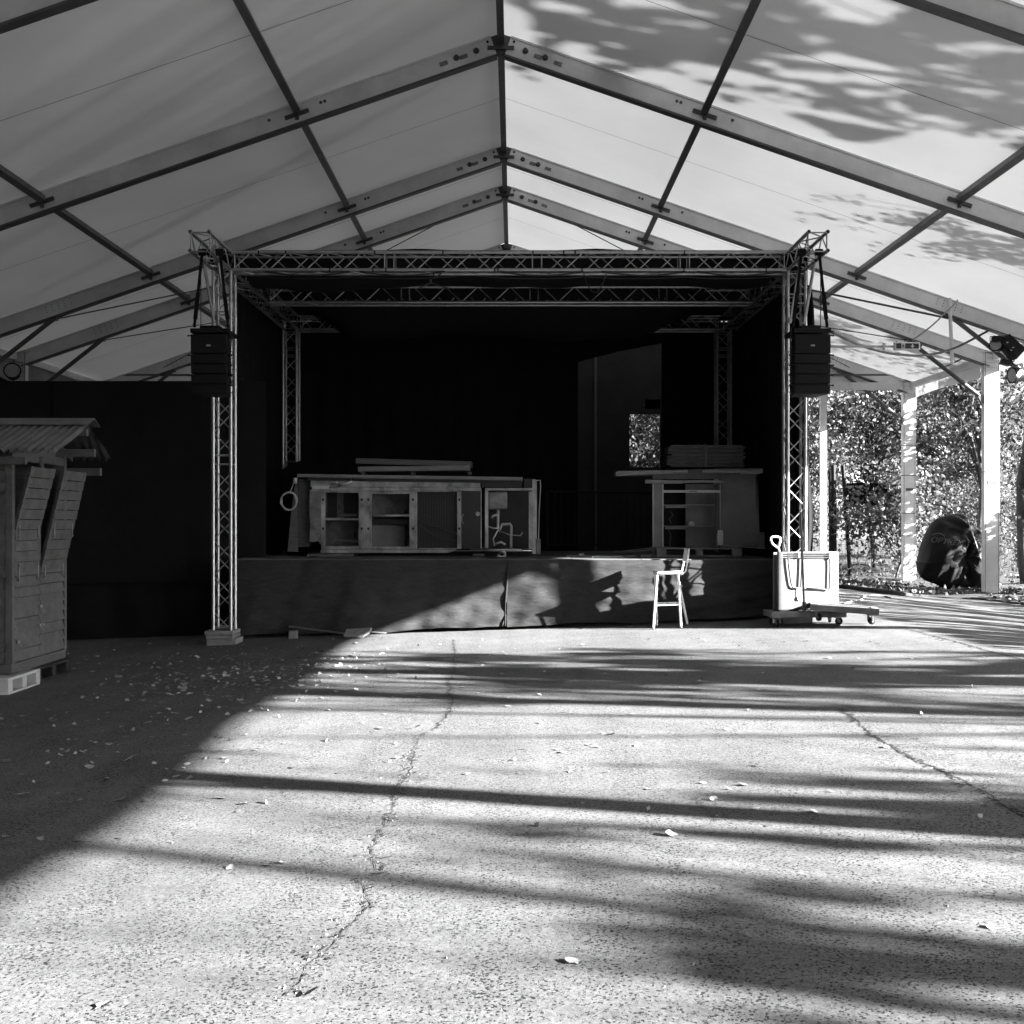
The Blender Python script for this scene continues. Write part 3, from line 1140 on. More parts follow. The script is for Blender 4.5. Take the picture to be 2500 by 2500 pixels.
m.hexa([(c.x, BD, c.z), (d.x, BD, d.z), (d.x, BD + .015, d.z), (c.x, BD + .015, c.z), (a.x, BD, a.z), (b.x, BD, b.z), (b.x, BD + .015, b.z), (a.x, BD + .015, a.z)])
m.build('splash_strip', 'stainless', bar)
m = MB()
r4(m, 1370, 246, 1640, 302, BD + .02, .02)
r4(m, 1655, 246, 1735, 330, BD + .03, .02)
m.build('dark_fascia', 'dark_laminate', bar)
m = MB()
for k in range(12):                       # rolled worktop edge, slightly dented
    x0, x1 = 225 + k * 95, 225 + (k + 1) * 95
    dy = 3 * math.sin(k * 1.9)
    r4(m, x0, 303 + dy * .3, x1, 326 + dy * .3, BD - .035 - .004 * (k % 3), .06)
m.build('rolled_edge', 'stainless', bar)
part('patch_strip', 'white_plastic', bar, [(224, 292, 338, 314)], BD - .05, .02)
m = MB()                                     # bent sheet at the end
poly = [p4(210, 318, BD - .01), p4(287, 318, BD - .01), p4(284, 690, BD - .01), p4(268, 664, BD - .01), p4(235, 672, BD - .01), p4(208, 668, BD - .01), p4(214, 560, BD - .01), p4(207, 480, BD - .01)]
m.prism(poly, (0, .012, 0))
m.build('end_sheet', 'stainless_dull', bar)
stiles = [(287, 320, 313, 718), (540, 325, 580, 718), (583, 328, 626, 718), (882, 328, 930, 718), (1203, 330, 1232, 718)]
for s_ in stiles:
    st_ = part('stile', 'stainless', bar, [s_], BD, .04)
    m = MB()
    for yy in (385, 580):
        c = p4((s_[0] + s_[2]) / 2, yy, BD - .0005)
        m.tube(c, c + V(0, -.004, 0), .017, 8)
        m.tube(c + V(0, 0, -.02), c + V(0, -.004, -.02), .009, 6)
    m.build('lock_hole', 'black_plastic', st_)
part('top_rail', 'stainless', bar, [(313, 322, 540, 339), (626, 328, 882, 347), (930, 327, 1203, 334)], BD + .003, .035)
part('bottom_rail', 'stainless', bar, [(313, 700, 540, 718), (626, 703, 882, 718), (945, 712, 1203, 719)], BD + .003, .035)
for r_ in ((313, 512, 540, 525), (626, 486, 882, 500)):
    part('shelf', 'stainless', bar, [r_], BD + .02, .5)
part('back_panel', 'stainless_dull', bar, [(290, 325, 930, 720)], BD + .52, .01)
part('partition', 'stainless_dull', bar, [(575, 325, 585, 720), (926, 325, 934, 720), (288, 325, 296, 720)], BD + .045, .47)
part('inner_box', 'grey_laminate', bar, [(630, 555, 850, 705)], BD + .30, .15)
part('inner_rail', 'dark_laminate', bar, [(630, 520, 870, 552)], BD + .2, .03)
part('dark_insert', 'dark_laminate', bar, [(440, 345, 535, 508), (296, 340, 395, 505)], BD + .48, .02)
part('small_hinge', 'black_plastic', bar, [(505, 605, 522, 640), (848, 455, 866, 478), (848, 655, 866, 700)], BD + .09, .03)
part('loose_bracket', 'dark_steel', bar, [(385, 655, 535, 672), (395, 478, 535, 500)], BD + .1, .04)
part('base_rail', 'stainless', bar, [(283, 722, 1130, 745)], BD - .03, .06)
m = MB()
poly = [p4(1130, 722, BD - .03), p4(1200, 722, BD - .03), p4(1150, 744, BD - .03), p4(1130, 745, BD - .03)]
m.prism(poly, (0, .06, 0))
m.build('base_rail_end', 'stainless', bar)
# ribbed dark panel, each rib a piece
rp = part('ribbed_panel', 'dark_laminate', bar, [(934, 334, 1203, 716)], BD + .10, .01)
for k in range(15):
    m = MB()
    x = 940 + k * 17.6
    r4(m, x, 338, x + 9, 712, BD + .088, .012)
    m.build('rib', 'dark_laminate', rp)
m = MB()
pts = [p4(945, 540, BD + .07), p4(1030, 558, BD + .06), p4(1110, 580, BD + .06), p4(1200, 615, BD + .05)]
m.path(pts, .014, 6)
pts = [p4(950, 555, BD + .075), p4(1010, 600, BD + .07), p4(1090, 650, BD + .07), p4(1200, 662, BD + .06)]
m.path(pts, .006, 6)
m.build('hose', 'grey_tube', rp)
dr = part('door', 'dark_laminate', bar, [(1235, 322, 1366, 716)], BD - .012, .03)
m = MB()
c = p4(1343, 482, BD - .013)
m.tube(c, c + V(0, -.012, 0), .034, 14)
m.build('lock_disc', 'stainless', dr)
m = MB()
m.path([p4(1245, 484, BD - .02), p4(1236, 500, BD - .045), p4(1235, 525, BD - .045), p4(1245, 548, BD - .02)], .006, 6)
m.build('handle', 'stainless', dr)
part('edge_strip', 'stainless', dr, [(1362, 322, 1368, 716)], BD - .016, .03)
m = MB()                                     # sink bay
m2 = part('bay_post', 'stainless', bar, [(1390, 322, 1413, 712), (1686, 332, 1708, 720), (1710, 250, 1733, 752), (1734, 255, 1740, 650)], BD - .005, .05)
part('bay_rail', 'stainless', bar, [(1392, 308, 1715, 324)], BD - .03, .05)
part('bay_side', 'dark_laminate', bar, [(1415, 326, 1686, 715)], BD + .55, .01)
part('bay_floor', 'dark_laminate', bar, [(1290, 716, 1690, 726)], BD, .5)
m = MB()
a, b = p4(1412, 330, BD + .08), p4(1540, 450, BD + .08)
m.box((a.x, BD + .08, b.z), (b.x, BD + .42, a.z))
m.build('sink_bowl', 'stainless_dull', bar, bevel=.02)
m = MB()
m.path([p4(1478, 452, BD + .2), p4(1478, 570, BD + .2), p4(1490, 600, BD + .2), p4(1500, 565, BD + .18), p4(1505, 552, BD + .18), p4(1560, 550, BD + .16), p4(1568, 565, BD + .16), p4(1566, 720, BD + .16)], .022, 8)
m.path([p4(1437, 510, BD + .18), p4(1445, 495, BD + .18), p4(1478, 485, BD + .2)], .018, 8)
m.path([p4(1412, 568, BD + .1), p4(1450, 578, BD + .1), p4(1490, 580, BD + .14)], .011, 6)
m.path([p4(1480, 590, BD + .12), p4(1447, 650, BD + .1), p4(1455, 700, BD + .1)], .012, 6)
m.path([p4(1500, 600, BD + .15), p4(1560, 625, BD + .12), p4(1630, 628, BD + .1), p4(1645, 605, BD + .1)], .008, 6)
m.path([p4(1460, 686, BD + .1), p4(1500, 672, BD + .1), p4(1528, 690, BD + .1)], .018, 7)
m.path([p4(1400, 730, BD - .02), p4(1500, 725, BD - .05), p4(1640, 728, BD - .02)], .020, 7)
m.path([p4(1475, 760, BD - .05), p4(1500, 775, BD - .06), p4(1530, 765, BD - .05), p4(1520, 740, BD - .05), p4(1490, 735, BD - .05)], .024, 7)
m.build('waste_pipe', 'white_plastic', bar, smooth=True)
m = MB()
m.path([p4(1740, 256, BD + .02), p4(1764, 256, BD + .02), p4(1766, 300, BD + .02), p4(1757, 450, BD + .02), p4(1752, 650, BD + .02), p4(1762, 660, BD + .02)], .007, 6)
m.build('edge_cable', 'pale_cable', bar)
part('corner_foot', 'stainless_dull', bar, [(1738, 650, 1766, 752)], BD, .08)
m = MB()
a = p4(360, 285, BD - .05)
m.path([p4(358, 285, BD - .04), p4(375, 272, BD - .06), p4(395, 270, BD - .06), p4(398, 285, BD - .04)], .014, 6)
m.path([p4(400, 285, BD - .06), p4(440, 283, BD - .07), p4(475, 272, BD - .07), p4(495, 258, BD - .06)], .024, 7)
m.build('tap_spout', 'stainless', bar, smooth=True)

# things on and around the long bar
m = MB()
a = p4(195, 748, BD - .08)
m.box((a.x, BD - .08, SZ + .002), (p4(512, 0, BD).x, BD + .4, p4(0, 748, BD).z))
tag(m.build('timber_block', 'dark_wood', bevel=.004), 'long dark timber bearer under the open-cupboard end of the steel bar', 'block', 'bearers under the steel bar')
m = MB()
m.box((p4(1310, 0, BD).x, BD - .02, SZ + .002), (p4(1385, 0, BD).x, BD + .5, p4(0, 750, BD).z))
tag(m.build('timber_block', 'dark_wood', bevel=.004), 'short dark timber bearer under the sink end of the steel bar', 'block', 'bearers under the steel bar')
for k, (poly, lab) in enumerate((([(60, 735), (130, 735), (130, 240), (108, 300), (85, 470)], 'thin dark board leaning at the end of the steel bar under the coiled cable'),
                                 ([(133, 705), (206, 705), (206, 250), (133, 245)], 'dark upright board wedged between the leaning board and the steel bar'))):
    m = MB()
    pts = [p4(x, y, BD + .08 + .05 * k) for x, y in poly]
    if k == 0:
        pts = [V(p.x, p.y, max(p.z, SZ + .003)) for p in pts]
    m.prism(pts, (0, .03 + .2 * k, 0))
    tag(m.build('leaning_board', 'dark_wood', bevel=.003), lab, 'board')
pn = []
for k, (x0, ya, x1, yb, th, D_, lab) in enumerate(((535, 196, 1285, 188, 32, BD + .02, 'lower pale-edged panel lying flat on top of the steel bar'),
                                          (520, 142, 1300, 165, 36, BD + .10, 'upper dark panel tilted on top of the steel bar'))):
    m = MB()
    a, b = p4(x0, ya, D_), p4(x1, yb, D_)
    t = th * .36232 / F * D_
    m.hexa([(a.x, D_, a.z - .0), (b.x, D_, b.z), (b.x, D_ + .5, b.z), (a.x, D_ + .5, a.z), (a.x, D_, a.z + t), (b.x, D_, b.z + t), (b.x, D_ + .5, b.z + t), (a.x, D_ + .5, a.z + t)])
    tag(m.build('stacked_panel', 'dark_wood' if k else 'grey_laminate', bevel=.003), lab, 'panel', 'panels stacked on the steel bar')
m = MB()
for k in range(3):
    x = (560, 890, 1275)[k]
    r4(m, x, 196, x + 22, 216, BD + .05, .3)
tag(m.build('spacer_batten', 'dark_wood'), 'small spacer battens between the steel bar top and the lower panel', 'batten', kind='stuff')
m = MB()
c0 = p4(72, 395, BD - .14)
pts = [p4(118, 256, BD - .12), p4(100, 280, BD - .13), p4(85, 320, BD - .14), p4(75, 338, BD - .14)]
for k in range(66):
    t = k / 66 * 2 * PI * 4.1 + 1.57
    rr = .135 + .012 * math.sin(k * 1.1)
    pts.append(c0 + V(math.cos(t) * rr * .9, .012 * math.sin(k * .7) - .0004 * k, math.sin(t) * rr + .0) )
m.path(pts, .006, 5)
m.tube(p4(112, 240, BD - .13), p4(112, 278, BD - .13), .035, 8)
tag(m.build('coiled_cable', 'pale_cable', smooth=True), 'pale coiled cable hanging from the corner of the steel bar', 'cable')

# ------------------------------------------------------------------ short bar counter
def z8(x, y): return 1500 + .20704 * x, 1050 + .20704 * y
def r8(m, x0, y0, x1, y1, D, depth):
    a, b = z8(x0, y0), z8(x1, y1)
    return m.rect(a[0], a[1], b[0], b[1], D, depth)
def p8(x, y, D): return P(*z8(x, y), D)
RD = 16.95
kb = root('shelf_counter', p8(1000, 1385, RD + .3), 'short grey counter with open shelves standing on a pallet on the stage', 'bar counter')
def kpart(name, material, rects, D, depth, parent=None, bevel=.003):
    return part(name, material, parent or kb, rects, D, depth, bevel, r8)
kpart('body_panel', 'grey_laminate', [(1252, 515, 1690, 1375)], RD + .20, .03)
kpart('body_panel', 'grey_laminate', [(455, 515, 1252, 578)], RD + .12, .03)
m = MB()
m.prism([p8(1690, 525, RD + .2), p8(1668, 525, RD + .2), p8(1695, 1372, RD + .2), p8(1718, 1372, RD + .2)], (0, .5, 0))
m.build('side_panel', 'grey_laminate', kb)
kpart('stile', 'grey_laminate', [(463, 585, 566, 1378)], RD, .03)
kpart('edge_strip', 'white_plastic', [(450, 590, 463, 1380), (567, 640, 580, 1378)], RD - .008, .03)
kpart('top_rail', 'pale_wood', [(365, 585, 450, 628), (450, 590, 800, 630), (860, 590, 1285, 622)], RD - .05, .06)
kpart('top_rail_patch', 'grey_laminate', [(800, 588, 862, 624)], RD - .052, .06)
kpart('print_rail', 'white_plastic', [(582, 708, 1245, 738)], RD + .01, .02)
m = MB()
for k in range(9):
    r8(m, 882 + k * 11, 717 if k % 3 else 714, 889 + k * 11, 729, RD + .006, .003)
m.build('faint_print', 'black_print', kb)
kpart('inner_side', 'grey_laminate', [(840, 635, 1195, 1375)], RD + .34, .03)
kpart('inner_back', 'black_plastic', [(575, 635, 845, 1375)], RD + .55, .02)
kpart('post', 'dark_laminate', [(1198, 625, 1246, 1300)], RD + .05, .05)
kpart('edge_strip', 'white_plastic', [(1243, 640, 1252, 1175)], RD + .045, .03)
for (y0, y1) in ((878, 898), (1130, 1152)):
    s_ = kpart('shelf', 'pale_wood', [(588, y0, 1195, y0 + 10)], RD + .02, .33)
    kpart('shelf_lip', 'grey_laminate', [(600, y0 + 12, 850, y0 + 40)], RD + .035, .02, s_)
m = MB()
poly = [(20, 488), (860, 474), (1600, 468), (1680, 462), (1740, 450), (1752, 462), (1752, 505), (1700, 518), (1480, 520), (1480, 500), (1040, 498), (860, 500), (20, 542)]
top = [p8(x, y, RD - .06) for x, y in poly]
m.prism(top, (0, .08, 0))
m.prism([p8(40, 480, RD + .03), p8(1745, 448, RD + .03), p8(1745, 500, RD + .03), p8(40, 530, RD + .03)], (0, .55, 0))
ctp = m.build('countertop', 'pale_wood', kb, bevel=.003)
kpart('dark_batten', 'dark_laminate', [(866, 466, 1040, 506)], RD - .067, .03, ctp)
m = MB()
m.path([p8(660, 960, RD + .25), p8(690, 1000, RD + .25), p8(650, 1050, RD + .25), p8(670, 1100, RD + .25)], .012, 6)
m.path([p8(640, 1180, RD + .25), p8(665, 1230, RD + .25), p8(655, 1370, RD + .25)], .012, 6)
m.build('hose', 'grey_tube', kb)
# small things on the shelves
m = MB()
c = p8(910, 1128, RD + .15)
m.prism([c + V(-.045, 0, 0), c + V(.045, 0, 0), c + V(.045, 0, .04), c + V(.015, 0, .07), c + V(-.035, 0, .055)], (0, .1, 0))
tag(m.build('crumpled_carton', 'white_plastic'), 'crumpled pale carton on the lower shelf of the short counter', 'carton')
m = MB()
c = p8(1248, 1352, RD - .04)
m.prism([c + V(-.042, 0, 0), c + V(.0, 0, -.01), c + V(.045, 0, 0), c + V(.045, 0, .22), c + V(-.03, 0, .225), c + V(-.045, 0, .15)], (0, .09, 0))
tag(m.build('paper_carton', 'white_plastic', bevel=.004), 'tall pale carton standing beside the shelf opening of the short counter', 'carton')
m = MB()
r8(m, 1712, 1208, 1772, 1400, RD + .3, .2)
tag(m.build('upright_box', 'grey_laminate', bevel=.005), 'narrow grey box standing past the end of the short counter', 'box')
# pallet under the counter
pal = root('wooden_pallet', p8(990, 1500, RD), 'wooden pallet carrying the short counter on the stage', 'pallet')
zt = p8(0, 1387, RD).z
for k in range(5):
    m = MB()
    y0 = RD - .06 + k * .17
    m.box((p8(490, 0, RD).x, y0, zt - .022), (p8(1490, 0, RD).x, y0 + .12, zt - .001))
    m.build('deck_plank', 'pale_wood', pal, bevel=.002)
for x0, x1 in ((497, 606), (955, 1036), (1382, 1498)):
    for y0 in (RD - .05, RD + .58):
        m = MB()
        m.box((p8(x0, 0, RD).x, y0, SZ + .022), (p8(x1, 0, RD).x, y0 + .12, zt - .024))
        m.build('block', 'pale_wood', pal, bevel=.003)
for y0 in (RD - .052, RD + .57):
    m = MB()
    m.box((p8(480, 0, RD).x, y0, SZ + .002), (p8(1490, 0, RD).x, y0 + .125, SZ + .020))
    m.build('base_plank', 'pale_wood', pal, bevel=.002)
# bundle of folded slats on top
bun = root('strapped_bundle', p8(1080, 440, RD + .2), 'strapped bundle of flat grey boards on top of the short counter', 'bundle')
y = 436.0
k = 0
rr = random.Random(5)
while y > 178:
    h = rr.uniform(17, 25)
    m = MB()
    x0 = 640 + rr.uniform(-22, 45)
    x1 = 1538 + rr.uniform(-30, 14)
    tl = rr.uniform(-5, 5)
    a, b = p8(x0, y, RD + .12), p8(x1, y + tl * .2, RD + .12)
    t = (h - 3) * .20704 / F * RD
    dy = rr.uniform(-.02, .02)
    m.hexa([(a.x, RD + .12 + dy, a.z), (b.x, RD + .12 + dy, b.z), (b.x, RD + .6, b.z), (a.x, RD + .6, a.z), (a.x, RD + .12 + dy, a.z + t), (b.x, RD + .12 + dy, b.z + t), (b.x, RD + .6, b.z + t), (a.x, RD + .6, a.z + t)])
    m.build('board', 'shed_wood' if k % 3 else 'dark_wood', bun, bevel=.003)
    y -= h
    k += 1
m = MB()
r8(m, 1060, y, 1096, 438, RD + .085, .012)
m.build('strap', 'dark_laminate', bun)
m = MB()
for x in (880, 975, 1060):
    m.path([p8(x - 12, y + 2, RD + .2), p8(x, y - 14, RD + .2), p8(x + 22, y - 16, RD + .2), p8(x + 30, y + 2, RD + .2)], .008, 5)
m.build('strap_end', 'cable', bun)

# loose boards on the stage front edge
def z5(x, y): return 1350 + .31579 * x, 950 + .31579 * y
def p5(x, y, D): return P(*z5(x, y), D)
for k, (x0, x1, D_, th, w, rz, mt, lab) in enumerate((
        (105, 640, 16.75, .022, .12, -.02, 'pale_wood', 'long grey plank lying flat on the stage edge'),
        (300, 540, 16.50, .020, .09, .015, 'white_plastic', 'short white strip lying on the stage edge in the sun'),
        (200, 250, 16.60, .028, .10, .3, 'white_plastic', 'small crumpled white scrap on the stage edge planks'))):
    a, b = p5(x0, 1290, D_), p5(x1, 1290, D_)
    m = MB()
    z0 = SZ + .003 + (.025 if k == 2 else 0)
    m.hexa([(a.x, D_ - w / 2, z0), (b.x, D_ - w / 2 + rz, z0), (b.x, D_ + w / 2 + rz, z0), (a.x, D_ + w / 2, z0), (a.x, D_ - w / 2, z0 + th), (b.x, D_ - w / 2 + rz, z0 + th), (b.x, D_ + w / 2 + rz, z0 + th), (a.x, D_ + w / 2, z0 + th)])
    tag(m.build('loose_plank', mt, bevel=.002), lab, 'plank')
for k, (a, b, lab) in enumerate(((p8(0, 1440, RD + .6), p8(460, 1385, RD + .2), 'thin board sloping up to the pallet of the short counter'),
                        (p8(180, 1440, RD + .1), p8(480, 1400, RD - .08), 'thin pale lath resting on the pallet edge of the short counter'),
                        (p8(1270, 1362, RD - .02), p8(1780, 1396, RD - .10), 'thin pale strip poking out past the far end of the pallet'))):
    m = MB()
    a.z = max(a.z, SZ + .02)
    m.beam(a, b, .06, .014)
    tag(m.build('loose_lath', 'pale_wood'), lab, 'lath')
m = MB()
a = p8(345, 1425, RD)
r = random.Random(9)
for k in range(9):
    q = a + V(r.uniform(-.05, .09), r.uniform(-.05, .05), 0)
    q.z = SZ + .001
    m.prism([q, q + V(.03, .01, .004), q + V(.02, .0, .035)], (0, .02, .004))
tag(m.build('scrap_heap', 'white_plastic'), 'little heap of pale scraps beside the pallet of the short counter', 'scraps')

# ------------------------------------------------------------------ bar stool
SDp = 15.1
sf = [P(1594, 1534, SDp - .05), P(1604, 1534, SDp + .38), P(1662, 1534, SDp - .05), P(1679, 1534, SDp + .36)]
stool = root('bar_stool', (sf[0] + sf[3]) / 2, 'pale metal bar stool with a low backrest standing before the stage', 'bar stool')
zg = gz(2.1, SDp)
seat_z = zg + .76
def px_x(x, D): return (x - CX) / F * D
sx0, sx1 = px_x(1597, SDp + .17), px_x(1662, SDp + .17)
sy0, sy1 = SDp - .02, SDp + .35
m = MB()
def fn(u, v):
    x = sx0 + (sx1 - sx0) * u
    y = sy0 + (sy1 - sy0) * v
    return (x, y, seat_z + .012 * ((2 * u - 1) ** 2) + .012 * ((2 * v - 1) ** 2) - .006 + (.012 if u < .06 else 0) * -1)
m.grid(fn, 12, 12)
se = m.build('seat', 'stool_paint', stool, smooth=True)
so = se.modifiers.new('thick', 'SOLIDIFY')
so.thickness = .026
so.offset = -1
legs = [((sx0 + .02, sy0 + .03), (px_x(1594, sy0), sy0 - .03)), ((sx0 + .03, sy1 - .03), (px_x(1604, sy1 + .03), sy1 + .03)),
        ((sx1 - .06, sy0 + .03), (px_x(1662, sy0), sy0 - .03)), ((sx1 - .03, sy1 - .03), (px_x(1679, sy1), sy1 + .03))]
foot = []
for (tx, ty), (bx, by) in legs:
    m = MB()
    a = V(tx, ty, seat_z - .025)
    b = V(bx, by, gz(bx, by) + .01)
    m.tube(b, a, .0175, 10)
    lg = m.build('leg', 'stool_paint', stool, smooth=False)
    shade_smooth_angle(lg)
    m = MB()
    m.tube(b + V(0, 0, -.012), b + V(0, 0, .02), .017, 8)
    m.build('foot_cap', 'rubber', lg)
    foot.append(b.lerp(a, .43))
for i, j in ((0, 1), (0, 2), (1, 3), (2, 3)):
    m = MB()
    dz = V(0, 0, .02 if (i, j) in ((0, 1), (2, 3)) else 0)
    m.tube(foot[i] + dz, foot[j] + dz, .010, 8)
    m.build('footrest_bar', 'stool_paint', stool)
bx0 = sx1 + .01
for yy in (sy0 + .03, sy1 - .03):
    m = MB()
    m.path([V(sx1 - .08, yy, seat_z - .03), V(sx1 - .0, yy, seat_z - .02), V(sx1 + .04, yy, seat_z + .02), V(sx1 + .062, yy, seat_z + .12), V(sx1 + .085, yy, seat_z + .325)], .012, 8)
    m.build('back_post', 'stool_paint', stool, smooth=True)
m = MB()
def fn(u, v):
    y = sy0 - .0 + (sy1 - sy0) * u
    return (sx1 + .060 + .030 * v + .02 * (1 - (2 * u - 1) ** 2), y, seat_z + .135 + .19 * v)
m.grid(fn, 10, 6)
bk = m.build('backrest', 'stool_paint', stool, smooth=True)
so = bk.modifiers.new('thick', 'SOLIDIFY')
so.thickness = .014

# ------------------------------------------------------------------ white panel, dollies, pole, spade
def z6(x, y): return 1850 + .20704 * x, 1250 + .20704 * y
def p6(x, y, D): return P(*z6(x, y), D)
N0 = p6(245, 480, 14.80)
N1 = p6(955, 455, 15.00)
dirv = V(N1.x - N0.x, N1.y - N0.y, 0)
LP = dirv.length
dirv.normalize()
nrm = V(dirv.y, -dirv.x, 0)                    # towards the camera side
ztop = (N0.z + N1.z) / 2
zbot = .38
wp = root('upright_white_panel', (N0.x, N0.y, gz(N0.x, N0.y)), 'thick white folding panel stood on edge with grey U-shaped legs, before the far tower', 'folding table')
TH = .13
def pp(s_, z, o=0.0): return V(N0.x, N0.y, 0) + dirv * s_ + nrm * o + V(0, 0, z)
m = MB()
m.hexa([pp(0, zbot - .02, 0), pp(LP, zbot, 0), pp(LP, zbot, -.05), pp(0, zbot - .02, -.05), pp(0, ztop, 0), pp(LP, ztop, 0), pp(LP, ztop, -.05), pp(0, ztop, -.05)])
m.build('table_leaf', 'white_panel', wp, bevel=.006)
m = MB()
m.hexa([pp(-.02, zbot - .02, -.11), pp(LP - .02, zbot, -.11), pp(LP - .02, zbot, -TH), pp(-.02, zbot - .02, -TH), pp(-.02, ztop - .01, -.11), pp(LP - .02, ztop - .01, -.11), pp(LP - .02, ztop - .01, -TH), pp(-.02, ztop - .01, -TH)])
m.build('table_leaf', 'white_panel', wp, bevel=.006)
m = MB()
m.hexa([pp(.012, zbot + .03, -.055), pp(LP - .04, zbot + .03, -.055), pp(LP - .04, zbot + .03, -.105), pp(.012, zbot + .03, -.105), pp(.012, ztop - .05, -.055), pp(LP - .04, ztop - .05, -.055), pp(LP - .04, ztop - .05, -.105), pp(.012, ztop - .05, -.105)])
m.build('core', 'dark_laminate', wp)
def sz(zx, zy):
    """position on the front leaf for a point of the enlarged photo"""
    s_ = (zx - 245) / (955 - 245) * LP
    t0 = 480 + (455 - 480) * (zx - 245) / 710
    t1 = 1178 + (1088 - 1178) * (zx - 245) / 710
    z = ztop + (zbot - ztop) * (zy - t0) / (t1 - t0)
    return s_, z
def tubep(pts, r, o=.03):
    return [pp(*sz(x, y), o) for x, y in pts]
m = MB()
m.path(tubep([(345, 545), (352, 640), (372, 800), (385, 870), (400, 900), (440, 910), (480, 905), (495, 880), (505, 700), (508, 540)], 0), .013, 8)
m.build('folding_leg', 'grey_tube', wp, smooth=True)
m = MB()
m.path(tubep([(836, 480), (840, 640), (834, 800), (832, 880), (815, 900), (770, 898), (560, 905)], 0), .012, 8)
m.build('folding_leg', 'grey_tube', wp, smooth=True)
m = MB()
for y in (487, 512, 537):
    m.path(tubep([(335, y + 4), (500, y), (848, y - 8)], 0, ), .007, 6)
m.build('slide_rail', 'grey_tube', wp)
m = MB()
for x0 in (455, 820):
    a, b = sz(x0, 482), sz(x0 + 26, 545)
    m.hexa([pp(a[0], b[1], .0), pp(b[0], b[1], .0), pp(b[0], b[1], .04), pp(a[0], b[1], .04), pp(a[0], a[1], 0), pp(b[0], a[1], 0), pp(b[0], a[1], .04), pp(a[0], a[1], .04)])
m.build('leg_bracket', 'dark_steel', wp)
m = MB()
c = sz(480, 1030)
m.tube(pp(c[0], c[1], .002), pp(c[0], c[1], .03), .03, 12)
a, b = sz(452, 920), sz(505, 1060)
m.hexa([pp(a[0], b[1], .001), pp(b[0], b[1], .001), pp(b[0], b[1], .012), pp(a[0], b[1], .012), pp(a[0], a[1], .001), pp(b[0], a[1], .001), pp(b[0], a[1], .012), pp(a[0], a[1], .012)])
m.build('latch', 'white_plastic', wp)

def dolly(name, c, L_, W_, zt, rz, ground_wheels, label, tilt=0.0):
    rt = root(name, (c[0], c[1], gz(c[0], c[1])), label, 'dolly', 'wooden transport dollies')
    R = Matrix.Rotation(rz, 3, 'Z') @ Matrix.Rotation(tilt, 3, 'Y')
    def T(x, y, z): return V(c[0], c[1], zt) + R @ V(x, y, z)
    def bx(m, x0, x1, y0, y1, z0, z1):
        m.hexa([T(x0, y0, z0), T(x1, y0, z0), T(x1, y1, z0), T(x0, y1, z0), T(x0, y0, z1), T(x1, y0, z1), T(x1, y1, z1), T(x0, y1, z1)])
    for k, y in enumerate((-W_ / 2, W_ / 2 - .09)):
        m = MB()
        bx(m, -L_ / 2, L_ / 2, y, y + .09, -.075, 0)
        m.build('long_rail', 'dolly_wood', rt, bevel=.005)
    for k, x in enumerate((-L_ / 2, L_ / 2 - .09)):
        m = MB()
        bx(m, x, x + .09, -W_ / 2 + .092, W_ / 2 - .092, -.074, -.001)
        m.build('cross_rail', 'dolly_wood', rt, bevel=.005)
    m = MB()
    bx(m, -L_ / 2 + .092, L_ / 2 - .092, -W_ / 2 + .094, W_ / 2 - .094, -.03, -.012)
    m.build('infill_board', 'dolly_wood', rt)
    for x in (-L_ / 2 + .1, L_ / 2 - .1):
        for y in (-W_ / 2 + .08, W_ / 2 - .08):
            p = T(x, y, -.077)
            zc = (gz(p.x, p.y) + .05) if ground_wheels else p.z - .085
            ax = Matrix.Rotation(random.uniform(0, PI), 3, 'Z') @ V(1, 0, 0)
            w_ = V(p.x, p.y, zc) + ax.cross(V(0, 0, 1)) * .02
            m = MB()
            m.tube(w_ - ax * .017, w_ + ax * .017, .05, 16)
            wh = m.build('caster_wheel', 'rubber', rt, bevel=.006)
            m = MB()
            m.tube(w_ - ax * .019, w_ + ax * .019, .022, 10)
            m.build('hub', 'stainless_dull', wh)
            m = MB()
            for s_ in (-1, 1):
                m.beam(w_ + ax * s_ * .024, p + ax * s_ * .024 + V(0, 0, -.004), .034, .005, ax)
            m.box((p.x - .045, p.y - .045, p.z - .008), (p.x + .045, p.y + .045, p.z - .001))
            m.build('caster_fork', 'stainless_dull', wh)
    return rt
cA = p6(560, 1235, 14.45)
zA = gz(3.6, 14.8) + .205
dolly('wheeled_dolly', (px_x(z6(545, 0)[0], 14.85), 14.84), 1.0, .46, zA, .04, True, 'wooden dolly on casters directly under the white panel')
dolly('wheeled_dolly', (px_x(z6(1010, 0)[0], 14.6), 14.58), .86, .46, zA + .085, -.25, False, 'wooden dolly lying askew on top of the other one, wheels clear of the ground', .05)
m = MB()
zf = zA - .01
for s0, s1 in ((.02, .30), (.60, 1.0)):
    m.hexa([pp(s0, zA + .001, -.0), pp(s1, zA + .001, 0), pp(s1, zA + .001, -TH), pp(s0, zA + .001, -TH), pp(s0, zbot - .022, 0), pp(s1, zbot - .022, 0), pp(s1, zbot - .022, -TH), pp(s0, zbot - .022, -TH)])
m.build('foot_block', 'dark_laminate', wp)
# pole on a round foot
pole = root('floor_pole', p6(548, 1290, 14.62), 'slim pale metal pole on a small round foot, standing before the white panel', 'pole')
pb = p6(548, 1170, 14.62)
pb.z = zA + .03
m = MB()
m.tube(pb, p6(505, -0, 14.62), .015, 10)
m.build('shaft', 'grey_tube', pole)
m = MB()
m.tube(pb - V(0, 0, .028), pb + V(0, 0, .10), .028, 12)
m.tube(pb - V(0, 0, .029), pb - V(0, 0, .012), .08, 14)
m.build('foot', 'dark_steel', pole)
